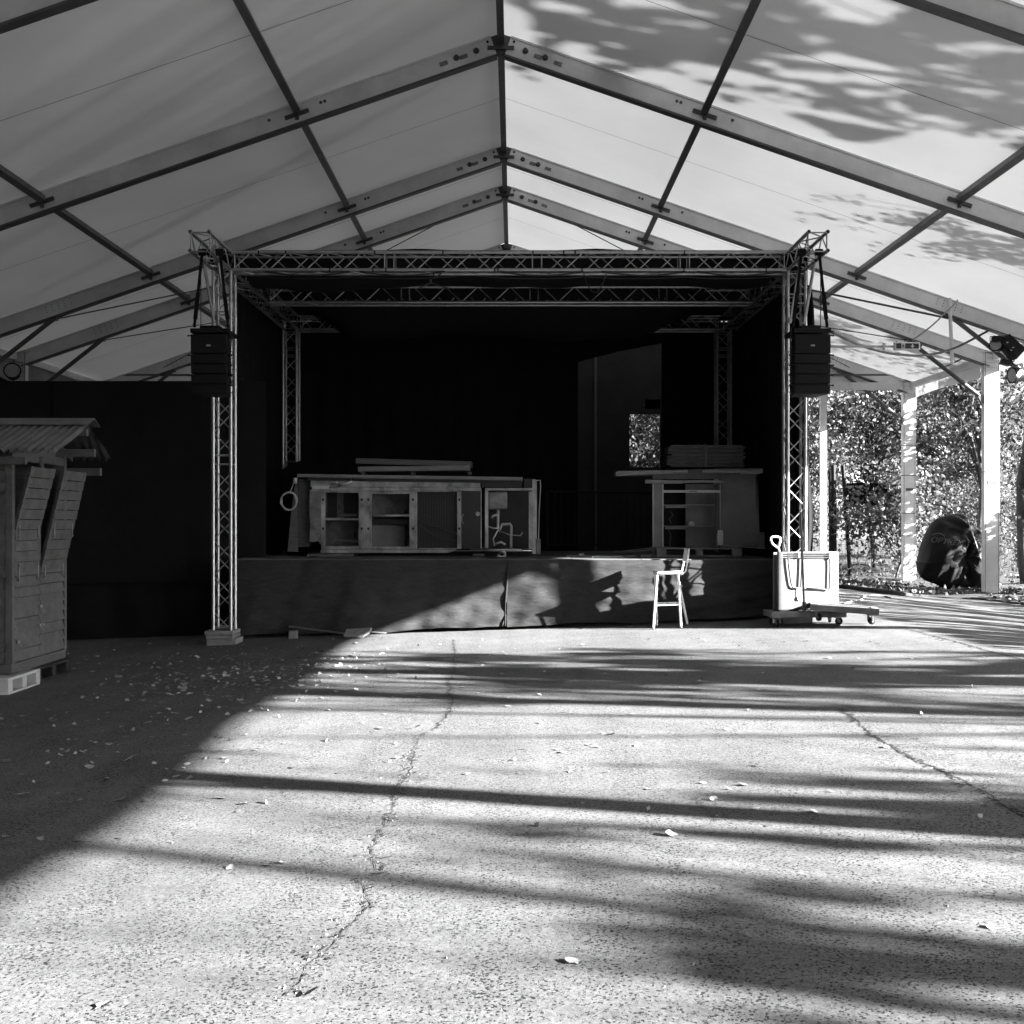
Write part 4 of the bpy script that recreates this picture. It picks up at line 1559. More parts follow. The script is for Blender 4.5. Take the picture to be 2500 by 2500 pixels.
# spade behind the panel
sp = root('spade', p6(330, 1100, 15.14), 'spade with a pale D-shaped handle leaning behind the white panel', 'spade')
h0 = p6(205, 292, 15.14)
m = MB()
m.path([p6(240, 425, 15.14), p6(172, 380, 15.14), p6(152, 330, 15.14), p6(152, 300, 15.14), p6(175, 292, 15.14), p6(235, 292, 15.14), p6(262, 305, 15.14), p6(264, 345, 15.14), p6(240, 425, 15.14)], .017, 8)
m.build('grip', 'white_plastic', sp, smooth=True)
m = MB()
m.tube(p6(240, 420, 15.14), p6(330, 800, 15.14), .019, 10)
m.build('shaft', 'pale_wood', sp)
m = MB()
a = p6(330, 790, 15.14)
bz = gz(a.x, a.y)
m.hexa([(a.x - .06, a.y, bz + .01), (a.x + .10, a.y, bz + .01), (a.x + .10, a.y + .012, bz + .01), (a.x - .06, a.y + .012, bz + .01), (a.x - .08, a.y - .02, a.z + .05), (a.x + .1, a.y - .02, a.z + .05), (a.x + .1, a.y - .008, a.z + .05), (a.x - .08, a.y - .008, a.z + .05)])
m.build('blade', 'dark_steel', sp)
# cable on the ground by the leaves
m = MB()
m.path([G(2107, 1459, .012), G(2112, 1456, .012), G(2135, 1454, .012), G(2165, 1457, .012), G(2174, 1461, .012)], .014, 5)
m.path([G(2060, 1475, .012), G(2092, 1467, .012), G(2105, 1465, .012)], .014, 5)
tag(m.build('loose_cable', 'pale_cable', smooth=True), 'pale loose cable lying on the ground at the edge of the leaf-covered earth', 'cable')

# ------------------------------------------------------------------ covered vehicle
CVD = 26.6
cv = root('covered_bundle', P(2330, 1452, CVD), 'bulky thing under a black nylon cover behind the sunlit marquee column', 'covered bundle')
def zc(x, y): return 2220 + .14493 * x, 1230 + .14493 * y
outline = [(150, 960), (205, 700), (300, 450), (420, 290), (620, 190), (810, 170), (960, 235), (1100, 380), (1320, 600), (1420, 900), (1440, 1200), (1430, 1480), (1150, 1520), (900, 1430), (620, 1430), (400, 1340), (200, 1230), (130, 1010)]
def outl(t):
    n = len(outline)
    s_ = t * n
    i = int(s_) % n
    f = s_ - int(s_)
    p0, p1, p2, p3 = (Vector(outline[(i + k - 1) % n]) for k in range(4))
    return .5 * ((2 * p1) + (p2 - p0) * f + (2 * p0 - 5 * p1 + 4 * p2 - p3) * f * f + (3 * p1 - p0 - 3 * p2 + p3) * f ** 3)
cen = Vector((820, 930))
m = MB()
NU, NV = 110, 34
vs_ = []
for j in range(NV + 1):
    ph = -PI / 2 + PI * j / NV
    for i in range(NU):
        o = outl(i / NU)
        k = math.cos(ph) ** .72 if abs(math.cos(ph)) > 1e-6 else 0
        q = cen + (o - cen) * k
        # long creases running from the gathered shoulder
        d_ = q - Vector((1040, 560))
        an = math.atan2(d_.y, d_.x)
        rad = d_.length
        cr = .055 * math.sin(an * 17 + .003 * rad) * math.exp(-((rad - 260) / 330) ** 2) + .030 * math.sin(an * 31 + 1) * math.exp(-((rad - 200) / 260) ** 2)
        fold = -.11 * math.exp(-((q.x - 890 - 40 * math.sin(q.y / 200)) / 34) ** 2) * (1 if 640 < q.y < 1250 else 0)
        fold += -.09 * math.exp(-((q.y - (1150 + (q.x - 800) * 1.05)) / 55) ** 2) * (1 if 760 < q.x < 1000 else 0)
        cr += (.035 * math.sin(q.x / 38 + 2 * math.sin(q.y / 170)) + .02 * math.sin(q.x / 17 + q.y / 60)) * min(1, max(0, (q.y - 560) / 300))
        dp = .55 * math.sin(ph) * (1 + .1 * math.sin(an * 5))
        w = P(*zc(q.x, q.y), CVD)
        fr = -1 if ph < 0 else 1
        vs_.append((w.x, CVD + dp + (cr + -fold) * (1 if ph < 0 else 0), max(w.z + .012 * math.sin(q.x / 60), gz(w.x, CVD) + .01)))
fs = [(j * NU + i, j * NU + (i + 1) % NU, (j + 1) * NU + (i + 1) % NU, (j + 1) * NU + i) for j in range(NV) for i in range(NU)]
m.add(vs_, fs)
m.build('cover', 'cover_nylon', cv, smooth=True)
fc = bpy.data.curves.new('lettering', 'FONT')
fc.body = 'OPTREK'
fc.size = .19
fc.extrude = .002
fc.align_x = 'LEFT'
fo = bpy.data.objects.new('lettering', fc)
COL.objects.link(fo)
fo.data.materials.append(MATS['faded_print'])
fo.parent = cv
lp = P(*zc(235, 635), CVD)
fo.location = Vector((lp.x, CVD - .44, lp.z)) - WLOC[cv]
fo.rotation_euler = (PI / 2 - .25, .16, .0)
fo.rotation_euler = Matrix(((1, 0, 0), (0, 1, 0), (0, 0, 1))).to_euler()
ex = V(.80, -.62, -.13).normalized()
ez = V(0, 0, 1)
ey = ex.cross(ez).normalized() * -1
ez = ex.cross(ey).normalized()
if ez.z < 0: ez = -ez
fo.rotation_euler = Matrix((ex, ez, ex.cross(ez))).transposed().to_euler()
fc.space_character = 1.05
fc.shear = .25
bpy.context.view_layer.update()
lm = bpy.data.meshes.new_from_object(fo.evaluated_get(bpy.context.evaluated_depsgraph_get()))
lm.name = 'lettering'
fo2 = bpy.data.objects.new('lettering', lm)
COL.objects.link(fo2)
fo2.parent = cv
fo2.location = fo.location
fo2.rotation_euler = fo.rotation_euler
bpy.data.objects.remove(fo)
fo2.name = 'lettering'
m = MB()
q0 = P(*zc(240, 600), CVD) 
arc = []
for k in range(9):
    t = k / 8
    arc.append(V(lp.x, CVD - .44 - .012, lp.z) + ex * (.02 + .30 * t) + ez * (.17 + .06 * math.sin(PI * t) + .0 * t))
m.path(arc, .010, 5)
m.build('emblem', 'faded_print', cv)
m = MB()
m.path([P(*zc(980, 260), CVD - .4), P(*zc(1060, 480), CVD - .62), P(*zc(1130, 680), CVD - .66), P(*zc(1200, 900), CVD - .62), P(*zc(1335, 1245), CVD - .5)], .012, 5)
m.build('tie_rope', 'pale_cable', cv)

# ------------------------------------------------------------------ kiosk
KX, K0, K1 = -5.10, 11.2, 12.5
KL = -7.9
kz = gz(KX, 11.5)
ZB = .10
kiosk = root('wooden_kiosk', (KX, K0, kz), 'small weathered wooden kiosk with corrugated roof and shutters swung open', 'kiosk')
ZT = 2.26
# corner posts
for (x, y) in ((KX, K0), (KX, K1), (KL, K0), (KL, K1)):
    m = MB()
    m.box((x - .045, y - .02, ZB), (x + .028, y + .045, ZT + (.05 if y == K1 else 0)))
    m.build('corner_post', 'shed_wood', kiosk, bevel=.004)
z = ZB + .02
pitch = .108
k = 0
while z < ZT - .02:
    h = min(pitch, ZT - z)
    m = MB()                                      # front boards, lapped
    m.hexa([(KL, K0 - .030, z), (KX - .05, K0 - .030, z), (KX - .05, K0 + .01, z), (KL, K0 + .01, z), (KL, K0 - .004, z + h - .007), (KX - .05, K0 - .004, z + h - .007), (KX - .05, K0 + .01, z + h - .007), (KL, K0 + .01, z + h - .007)])
    m.build('board', 'shed_wood', kiosk)
    if z < 1.0:                                      # side boards below the shutters
        for (a, b) in ((K0 + .05, 11.848), (11.856, K1 - .005)):
            m = MB()
            j = random.uniform(-.004, .004)
            m.hexa([(KX + .030, a, z + j), (KX + .030, b, z + j), (KX - .01, b, z + j), (KX - .01, a, z + j), (KX + .004, a, z + h - .007 + j), (KX + .004, b, z + h - .007 + j), (KX - .01, b, z + h - .007 + j), (KX - .01, a, z + h - .007 + j)])
            m.build('board', 'shed_wood', kiosk)
    z += h
    k += 1
m = MB()
m.box((KL, K1 - .02, ZB), (KX - .03, K1 + .02, ZT))
m.build('rear_wall', 'dark_wood', kiosk)
m = MB()
m.box((KL + .02, K0 + .02, ZB - .012), (KX - .02, K1 - .02, ZB + .015))
m.build('floor', 'dark_wood', kiosk)
m = MB()
m.box((KL - .02, K0 - .02, ZB - .10), (KX + .02, K0 + .03, ZB))
m.box((KX - .05, K0 + .032, ZB - .10), (KX + .02, K1 + .03, ZB))
m.build('sill_beam', 'dark_wood', kiosk, bevel=.004)
m = MB()
m.box((KX - .04, K0 + .05, ZT - .09), (KX + .02, K1 - .02, ZT - .0))
m.build('head_beam', 'shed_wood', kiosk, bevel=.004)
# shutters: (y0, y1, list of (z, x-offset) up the leaf)
def shutter(y0, y1, prof, name_):
    sh = None
    n = len(prof) - 1
    m = MB()
    for yy in (y0 + .012, y1 - .05):
        m = MB()
        for (za, xa), (zb_, xb) in zip(prof[:-1], prof[1:]):
            m.beam((KX + xa - .014, yy + .02, za - .005), (KX + xb - .014, yy + .02, zb_), .035, .03, V(1, 0, 0))
        sh = m.build('shutter_stile', 'dark_wood', kiosk)
    for (za, xa), (zb_, xb) in zip(prof[:-1], prof[1:]):
        L_ = math.hypot(zb_ - za, xb - xa)
        nb_ = max(1, round(L_ / .105))
        for q in range(nb_):
            t0, t1 = q / nb_, (q + 1) / nb_ - .012
            A = V(KX + xa + (xb - xa) * t0, 0, za + (zb_ - za) * t0)
            B = V(KX + xa + (xb - xa) * t1, 0, za + (zb_ - za) * t1)
            m = MB()
            lap = .012
            dy = random.uniform(-.004, .004)
            m.hexa([A + V(lap, y0, 0), A + V(lap, y1 + dy, 0), A + V(0, y1 + dy, 0), A + V(0, y0, 0), B + V(.006, y0, 0), B + V(.006, y1 + dy, 0), B + V(-.004, y1 + dy, 0), B + V(-.004, y0, 0)])
            m.build('shutter_board', 'shed_wood', sh)
    h = MB()
    for (z_, x_) in prof[:-1]:
        for yy in (y0 + .07, y1 - .07):
            h.box((KX + x_ + .012, yy - .012, z_ - .09), (KX + x_ + .022, yy + .012, z_ + .09))
            for dz in (-.07, .07):
                h.tube((KX + x_ + .022, yy, z_ + dz), (KX + x_ + .03, yy, z_ + dz), .008, 6)
    h.build('hinge', 'stainless_dull', sh)
shutter(K0 + .05, 11.84, [(1.02, .015), (1.46, .02), (2.11, .19)], 'a')
shutter(11.87, K1 - .01, [(1.02, .015), (1.46, .12), (2.10, .27)], 'b')
for (yy, z_) in ((11.82, .42), (11.90, .42), (11.3, .30), (11.84, .62)):
    m = MB()
    m.box((KX + .022, yy - .03, z_), (KX + .042, yy + .03, z_ + .03))
    m.tube((KX + .04, yy, z_ + .015), (KX + .06, yy + .02, z_ - .05), .006, 6)
    m.build('latch', 'stainless_dull', kiosk)
# roof
RYr, RZr = 11.87, 2.60
FE, BE = (10.92, 2.245), (12.95, 2.27)
XR, XLf = -4.52, -8.2
def corr(y0, z0, y1, z1, name, xr0, xr1):
    m = MB()
    n = int((XR - XLf) / .0105)
    def fn(u, v):
        xr = xr0 + (xr1 - xr0) * v
        x = XLf + (xr - XLf) * u
        return (x, y0 + (y1 - y0) * v, z0 + (z1 - z0) * v + .021 * math.sin(x * 2 * PI / .085))
    m.grid(fn, n, 3)
    o = m.build(name, 'galvanised', kiosk, smooth=True)
    return o
corr(FE[0], FE[1], RYr, RZr, 'roof_sheet', -4.50, -4.55)
corr(BE[0], BE[1], RYr, RZr, 'roof_sheet', -4.72, -4.56)
m = MB()
m.prism([(XLf, RYr - .17, RZr - .03), (XLf, RYr, RZr + .055), (XLf, RYr + .17, RZr - .03), (XLf, RYr, RZr + .04)], (XR - XLf + .02, 0, 0))
m.build('ridge_cap', 'galvanised', kiosk)
for (y, z_, xe, hh) in ((11.02, 2.19, -4.86, .075), (11.45, 2.37, -4.68, .07), (RYr, 2.53, -4.58, .07), (12.35, 2.35, -4.68, .085), (12.80, 2.16, -4.78, .085)):
    m = MB()
    m.box((XLf + .05, y - .03, z_ - hh), (xe, y + .03, z_))
    m.build('roof_purlin', 'shed_wood', kiosk, bevel=.003)
m = MB()
m.prism([(KX + .0, K0 - .1, ZT - .03), (KX, RYr, 2.50), (KX, K1 + .2, ZT - .03), (KX, K1 + .2, ZT + .03), (KX, RYr, 2.56), (KX, K0 - .1, ZT + .04)], (.035, 0, 0))
m.build('gable_rafter', 'shed_wood', kiosk)
m = MB()
m.prism([(KX - .02, K0 + .02, ZT), (KX - .02, RYr, 2.5), (KX - .02, K1, ZT)], (.015, 0, 0))
m.build('gable_board', 'shed_wood', kiosk)
m = MB()
m.path([V(KX + .02, 11.86, ZT - .02), V(KX + .03, 11.9, 1.9), V(KX - .02, 11.9, 1.5), V(KX - .02, 11.9, 1.0)], .03, 6)
m.build('mullion', 'shed_wood', kiosk)
# pallets of pale and dark plastic under the kiosk
def plastic_pallet(x0, x1, y0, y1, z0, z1, material, label):
    rt = root('plastic_pallet', ((x0 + x1) / 2, y0, z0), label, 'pallet', 'plastic pallets under the kiosk')
    h = z1 - z0
    m = MB()
    m.box((x0, y0, z1 - .03), (x1, y1, z1))
    m.build('deck', material, rt, bevel=.006)
    m = MB()
    m.box((x0, y0, z0), (x1, y1, z0 + .03))
    m.build('base', material, rt, bevel=.006)
    n = 3
    for i in range(n):
        ya = y0 + (y1 - y0 - .10) * i / (n - 1)
        for (xa, xb) in ((x1 - .14, x1), (x0, x0 + .14)):
            m = MB()
            m.box((xa, ya, z0 + .031), (xb, ya + .10, z1 - .031))
            m.build('block', material, rt, bevel=.006)
    for (ya) in (y0, y1 - .10):
        m = MB()
        m.box((x0 + .5, ya, z0 + .031), (x1 - .5, ya + .10, z1 - .031))
        m.build('block', material, rt, bevel=.006)
plastic_pallet(KL - .1, KX + .08, 10.98, 11.72, kz - .01, kz + .165, 'white_plastic', 'pale plastic pallet under the near corner of the kiosk')
plastic_pallet(KL - .1, KX + .04, 11.76, 12.6, kz + .0, kz + .165, 'dark_laminate', 'dark plastic pallet under the far corner of the kiosk')

# ------------------------------------------------------------------ exit sign, lamps, cables
ESD = 16.0
def zs(x, y): return 2100 + .20704 * x, 650 + .20704 * y
def ps(x, y, D=ESD): return P(*zs(x, y), D)
es = root('exit_sign', ps(555, 985), 'small exit sign with running figure and arrow on a bar beside the tower', 'sign')
m = MB()
a, b = ps(405, 988), ps(708, 893)
m.box((a.x, ESD, a.z), (b.x, ESD + .06, b.z))
m.build('housing', 'white_print', es, bevel=.008)
m = MB()
a, b = ps(425, 970), ps(690, 910)
m.box((a.x, ESD - .006, a.z), (b.x, ESD + .01, b.z))
pn_ = m.build('panel', 'sign_panel', es)
def flat(pts, d):
    m = MB()
    m.prism([ps(x, y) + V(0, -d, 0) for x, y in pts], (0, .003, 0))
    return m
flat([(484, 970), (527, 970), (527, 911), (484, 911)], .0085).build('door_symbol', 'white_print', pn_)
fig = MB()
for poly in ([(500, 918), (508, 918), (510, 926), (502, 927)], [(497, 930), (512, 929), (508, 948), (499, 946)], [(499, 946), (507, 946), (498, 958), (490, 963), (488, 959), (495, 954)], [(503, 944), (510, 946), (517, 954), (515, 965), (510, 964), (511, 956)], [(510, 930), (519, 938), (517, 942), (508, 935)], [(498, 931), (490, 940), (492, 943), (501, 936)]):
    fig.prism([ps(x, y) + V(0, -.0115, 0) for x, y in poly], (0, .0025, 0))
fig.build('running_figure', 'black_print', pn_)
flat([(609, 918), (622, 918), (622, 938), (640, 938), (616, 964), (590, 938), (609, 938)], .0085).build('arrow', 'white_print', pn_)
m = MB()
m.tube(P(1990, 846, ESD), P(2184, 846, ESD), .018, 8)
m.beam(P(2158, 838, ESD - .02), P(2158, 856, ESD - .02), .03, .03, V(0, 1, 0))
m.build('support_bar', 'white_plastic', es)
m = MB()
m.tube(ps(708, 940), ps(728, 940), .012, 8)
m.tube(ps(420, 885), ps(430, 895), .008, 6)
m.build('end_fitting', 'dark_steel', es)

def cable_thing(pts, r, label, n=6, material='cable'):
    m = MB()
    m.path(pts, r, n)
    tag(m.build('power_cable', material, smooth=True), label, 'cable')
def spline(ctrl, n=8):
    out = []
    c = [Vector(p) for p in ctrl]
    for i in range(len(c) - 1):
        p0, p1, p2, p3 = c[max(i - 1, 0)], c[i], c[i + 1], c[min(i + 2, len(c) - 1)]
        for k in range(n):
            f = k / n
            out.append(.5 * ((2 * p1) + (p2 - p0) * f + (2 * p0 - 5 * p1 + 4 * p2 - p3) * f * f + (3 * p1 - p0 - 3 * p2 + p3) * f ** 3))
    out.append(c[-1])
    return out
cable_thing(spline([P(2030, 810, 15.0), P(2100, 843, 17), P(2180, 864, 18.5), P(2260, 867, 19.8), P(2330, 850, 21), P(2412, 808, 21.7)]), .022, 'thick black cable swooping from the loudspeaker past the exit sign to the lamps')
cable_thing(spline([P(2225, 833, 16.1), P(2275, 795, 18), P(2320, 752, 20.5), P(2338, 733, 21.6)]), .014, 'thin black cable running from the exit sign up to a roof beam')
cable_thing(spline([P(2255, 898, 28.5), P(2280, 900, 27.5), P(2320, 890, 26.2), P(2395, 850, 24.6)]), .016, 'black cable drooping along the valance between the two far columns')
m = MB()
m.tube(P(2318, 728, 21.6), P(2325, 888, 21.5), .035, 8)
tag(m.build('hanging_strap', 'frame_alu'), 'pale strap hanging straight down from a roof beam past the exit sign', 'strap')
cable_thing(spline([P(2398, 900, 24.6), P(2380, 960, 24.8), P(2370, 1010, 25)]), .006, 'thin pale cord hanging beside the sunlit column brace', material='pale_cable')

def par_can(c, d, label, r=.115, L_=.2):
    rt = root('flood_lamp', c, label, 'lamp', 'flood lamps on the marquee frame')
    d = Vector(d).normalized()
    c = Vector(c)
    m = MB()
    m.tube(c, c - d * L_, r, 18, r1=r * .82)
    m.tube(c - d * L_, c - d * (L_ + .09), r * .5, 12, r1=r * .4)
    m.ring(c + d * .012, c - d * .02, r * 1.06, r * .9, 18)
    o = m.build('housing', 'black_plastic', rt)
    shade_smooth_angle(o)
    m = MB()
    m.tube(c + d * .002, c + d * .006, r * .9, 18)
    m.build('lens', 'lamp_glass', rt)
    m = MB()
    sd = d.cross(V(0, 0, 1)).normalized()
    for s_ in (-1, 1):
        m.beam(c - d * .1 + sd * s_ * r * 1.08, c - d * .1 + sd * s_ * r * 1.08 + V(0, 0, .2), .03, .008, sd)
    m.beam(c - d * .1 + V(0, 0, .2) - sd * r * 1.1, c - d * .1 + V(0, 0, .2) + sd * r * 1.1, .03, .01)
    m.build('yoke', 'dark_steel', rt)
    return rt
def zl(x, y): return 2380 + .11388 * x, 780 + .11388 * y
LD = 21.4
par_can(P(*zl(450, 545), LD), (-.55, -.75, .12), 'round flood lamp facing out at the head of the sunlit column', .118, .2)
par_can(P(*zl(800, 1200), LD), (-.95, -.2, -.1), 'pale flood lamp hanging lowest at the picture edge over the trees', .15, .24)
tag(bpy.data.objects['flood_lamp.001'], group='flood lamps on the marquee frame')
m = MB()
m.beam(P(*zl(380, 410), LD), P(*zl(640, 430), LD), .12, .1)
m.beam(P(*zl(600, 420), LD), P(*zl(950, 740), LD), .22, .26, V(0, 1, 0))
m.beam(P(*zl(640, 560), LD), P(*zl(860, 830), LD), .14, .2, V(0, 1, 0))
m.beam(P(*zl(560, 900), LD), P(*zl(740, 950), LD), .12, .1)
r = random.Random(2)
for k in range(7):
    a = P(*zl(r.uniform(560, 800), r.uniform(420, 700)), LD - .12)
    b = P(*zl(r.uniform(760, 1060), r.uniform(640, 980)), LD - .12)
    m.path(sag(a, b, r.uniform(.05, .2)), .012, 5)
lampb = m.build('lamp_bracket', 'black_plastic', None)
tag(lampb, 'tangle of black lamp brackets and cables at the picture edge above the column', 'bracket')
m = MB()
for (x0, y0, x1, y1) in ((885, 1220, 930, 1250), (690, 480, 720, 500), (810, 590, 850, 605), (770, 650, 800, 665)):
    m.rect(*zl(x0, y0), *zl(x1, y1), LD - .16, .03)
m.prism([P(*zl(885, 1200), LD - .2), P(*zl(975, 1060), LD - .2), P(*zl(1050, 1110), LD - .2), P(*zl(960, 1240), LD - .2)], (0, .03, 0))
m.build('pale_tag', 'white_plastic', lampb)
par_can(P(30, 905, 21.0), (.3, -.9, .2), 'round flood lamp on the marquee frame above the dark wing curtain', .15, .22)
m = MB()
m.beam(P(-10, 925, 21.1), P(50, 955, 21.1), .16, .14)
m.beam(P(15, 935, 21.0), P(4, 990, 21.0), .1, .1)
tag(m.build('lamp_bracket', 'black_plastic'), 'black lamp bracket on the marquee frame above the dark wing curtain', 'bracket')

# ------------------------------------------------------------------ odds and ends on the ground
# torn board with a shovel-like blade lying at the skirt
pd = root('flat_scoop', G(850, 1557), 'flattened pale scoop with a long handle lying at the foot of the stage skirt', 'scoop')
m = MB()
q = [G(852, 1550, .03), G(880, 1548, .03), G(890, 1538, .12), G(880, 1530, .16), G(850, 1534, .13)]
c0 = G(868, 1558)
m.hexa([c0 + V(-.16, -.05, .02), c0 + V(.12, -.10, .02), c0 + V(.20, .10, .06), c0 + V(-.14, .12, .06), c0 + V(-.16, -.04, .05), c0 + V(.14, -.08, .06), c0 + V(.22, .10, .14), c0 + V(-.14, .12, .12)])
m.build('blade', 'pale_wood', pd, bevel=.006)
m = MB()
m.tube(c0 + V(-.15, .03, .06), c0 + V(-.95, .12, .15), .014, 8)
m.tube(c0 + V(.2, .06, .08), c0 + V(.42, .10, .06), .012, 8)
m.build('handle', 'dark_wood', pd)
m = MB()
m.box((px_x(705, 15.6), 15.58, gz(-3.2, 16)), (px_x(725, 15.6), 15.68, gz(-3.2, 16) + .11))
tag(m.build('timber_block', 'pale_wood', bevel=.004), 'small timber block at the foot of the dark skirt beside the tower', 'block')
# sacks slumped at the foot of the wing curtain
m = MB()
c = G(195, 1548)
def fn(u, v):
    t = u * 2 * PI
    ph = v * PI / 2
    rr = 1 + .16 * math.sin(t * 3 + 1) + .1 * math.sin(t * 7 + v * 5)
    return (c.x + .42 * rr * math.cos(t) * math.cos(ph), 15.7 + .25 * rr * math.sin(t) * math.cos(ph), gz(c.x, 15.7) + .001 + .24 * math.sin(ph) * (1 + .2 * math.sin(t * 4)))
m.grid(fn, 30, 10)
tag(m.build('slumped_bag', 'cover_nylon', smooth=True), 'dark slumped bag at the foot of the wing curtain beside the kiosk', 'bag')

# ------------------------------------------------------------------ leaves
def leaf_shape(k):
    r = random.Random(40 + k)
    curl = r.uniform(.1, .45)
    vs_, fs_ = [], []
    prof = [(-.5, .04), (-.32, .30), (-.1, .40 * r.uniform(.8, 1.2)), (.15, .30 * r.uniform(.7, 1.3)), (.33, .17), (.5, .01)]
    for x, w_ in prof:
        lift = .5 * curl * (x * 2) ** 2 * r.uniform(.4, 1.2)
        vs_ += [(x, -w_ * r.uniform(.8, 1.2), .01 + lift + w_ * curl * r.uniform(.3, 1.3)), (x, 0, .01 + lift), (x, w_ * r.uniform(.8, 1.2), .01 + lift + w_ * curl * r.uniform(.3, 1.3))]
    for k_ in range(len(prof) - 1):
        for c_ in (0, 1):
            a_ = k_ * 3 + c_
            fs_.append((a_, a_ + 1, a_ + 4, a_ + 3))
    me = bpy.data.meshes.new('fallen_leaf')
    me.from_pydata(vs_, [], fs_)
    me.materials.append(MATS['dry_leaf'])
    return me
leaf_me = [leaf_shape(k) for k in range(6)]
def put_leaf(x, y, s_, r):
    p = G(x, y, .004)
    o = bpy.data.objects.new('fallen_leaf', r.choice(leaf_me))
    COL.objects.link(o)
    o.location = p
    o.rotation_euler = (r.uniform(-.35, .35), r.uniform(-.35, .35), r.uniform(0, 2 * PI))
    o.scale = (s_, s_, s_ * r.uniform(.6, 1.3))
    return o
r = random.Random(11)
shade_pts = []
while len(shade_pts) < 262:
    k = r.random()
    if k < .62:
        t = r.random()
        x = 330 + 560 * t + r.gauss(0, 90)
        y = 1690 - 85 * t + r.gauss(0, 26)
    elif k < .82:
        x = r.uniform(150, 880)
        y = r.uniform(1572, 1700)
    else:
        x = r.uniform(0, 620)
        y = r.uniform(1690, 1960)
    if x < 150 and y < 1730: continue
    if y < 1566 or x > 1250 - (y - 1560) * 1.25 - 330: continue
    shade_pts.append((x, y))
for x, y in shade_pts:
    tag(put_leaf(x, y, r.uniform(.035, .09), r), 'dry curled leaf lying in the shaded part of the asphalt yard', 'leaf', 'leaves in the shade')
big = [(315, 1858, .12, 'largest pale leaf standing on edge in the shaded asphalt near the shadow line'), (1640, 2040, .065, 'pale pointed leaf standing up in the tree shadow on the asphalt'), (758, 2432, .065, 'pale crumpled leaf lying nearest the bottom edge of the picture')]
for x, y, s_, lab in big:
    o = put_leaf(x, y, s_, r)
    o.rotation_euler = (r.uniform(.2, .5), .2, r.uniform(0, 6))
    o.location.z += s_ * .08
    tag(o, lab, 'leaf')
sun_pts = [(655, 2115), (560, 2120), (690, 2108), (930, 1780), (1020, 1775), (1320, 1766), (1280, 1830), (1440, 1820), (1460, 1825), (1560, 1822), (1500, 1832), (1395, 1885), (1270, 1890), (1480, 1888), (1550, 1880), (540, 1950), (600, 1963), (1545, 1745), (1425, 1575), (1430, 1650), (1625, 1650), (1330, 1640), (990, 1625), (1130, 1680), (870, 1685), (1815, 1918), (1745, 1955), (1990, 1985), (2150, 1800), (1705, 2020), (2420, 2265), (1830, 2285), (1400, 2350), (190, 2055), (100, 2050), (250, 2460)]
for _ in range(40):
    sun_pts.append((r.uniform(900, 2480), 1560 + 300 * r.random() ** 1.7))
for x, y in sun_pts:
    tag(put_leaf(x, y, r.uniform(.03, .075), r), 'dry curled leaf lying on the sunlit part of the asphalt yard', 'leaf', 'leaves in the sun')

def np_mesh(name, verts, quads, material, parent=None):
    off = WLOC[parent] if parent is not None else Vector((0, 0, 0))
    me = bpy.data.meshes.new(name)
    verts = verts - np.array([off.x, off.y, off.z])
    nv, nf = len(verts), len(quads)
    k = quads.shape[1]
    me.vertices.add(nv)
    me.vertices.foreach_set('co', verts.astype(np.float32).ravel())
    me.loops.add(nf * k)
    me.loops.foreach_set('vertex_index', quads.astype(np.int32).ravel())
    me.polygons.add(nf)
    me.polygons.foreach_set('loop_start', np.arange(0, nf * k, k, dtype=np.int32))
    me.update(calc_edges=True)
    me.validate()
    return link_mesh(name, me, material, parent)

def leaf_quads(c, size, flat=1.0):
    """folded leaves at the points c: two triangles each as one bent quad"""
    n = len(c)
    a = rng.normal(size=(n, 3)) * np.array([1, 1, flat])
    a /= np.linalg.norm(a, axis=1)[:, None]
    b = rng.normal(size=(n, 3)) * np.array([1, 1, flat])
    b -= (b * a).sum(1)[:, None] * a
    b /= np.linalg.norm(b, axis=1)[:, None]
    nn = np.cross(a, b)
    s_ = size * rng.uniform(.6, 1.35, n)[:, None]
    v = np.stack([c - a * s_ * .55, c + b * s_ * .36 + nn * s_ * .10, c + a * s_ * .55, c - b * s_ * .36 + nn * s_ * .10], 1).reshape(-1, 3)
    q = np.arange(4 * n).reshape(n, 4)
    return v, q

# litter on the earth
n = 9000
xx = rng.uniform(4.5, 24, n)
yy = 23.9 + 15 * rng.random(n) ** 1.4
kk = (xx > 9.9) & (rng.random(n) < .5)
yy[kk] = rng.uniform(17, 26, kk.sum())
zz = np.array([gz(x, y) for x, y in zip(xx, yy)]) + .06 + rng.uniform(0, .03, n)
v, q = leaf_quads(np.stack([xx, yy, zz], 1), .10)
tag(np_mesh('leaf_litter', v, q, 'litter_leaf'), 'carpet of fallen leaves on the earth beyond the paving', 'leaf litter', kind='stuff')

# small broken leaves strewn between the whole ones
cp = []
rr = random.Random(77)
while len(cp) < 620:
    k = rr.random()
    if k < .55:
        t = rr.random()
        x, y = 300 + 640 * t + rr.gauss(0, 120), 1680 - 80 * t + rr.gauss(0, 34)
    elif k < .8:
        x, y = rr.uniform(100, 820), 1560 + 330 * rr.random() ** 1.4
    else:
        x, y = rr.uniform(0, 2500), 1560 + 500 * rr.random() ** 1.6
    if y < 1546 or (x < 150 and y < 1720): continue
    p = G(x, y)
    if p.y > 15.6 and p.x < 3.9: continue
    cp.append((p.x, p.y, p.z + .009))
v, q = leaf_quads(np.array(cp), .040, .22)
tag(np_mesh('leaf_crumbs', v, q, 'dry_leaf'), 'small broken bits of leaf strewn over the asphalt yard', 'leaf litter', kind='stuff')

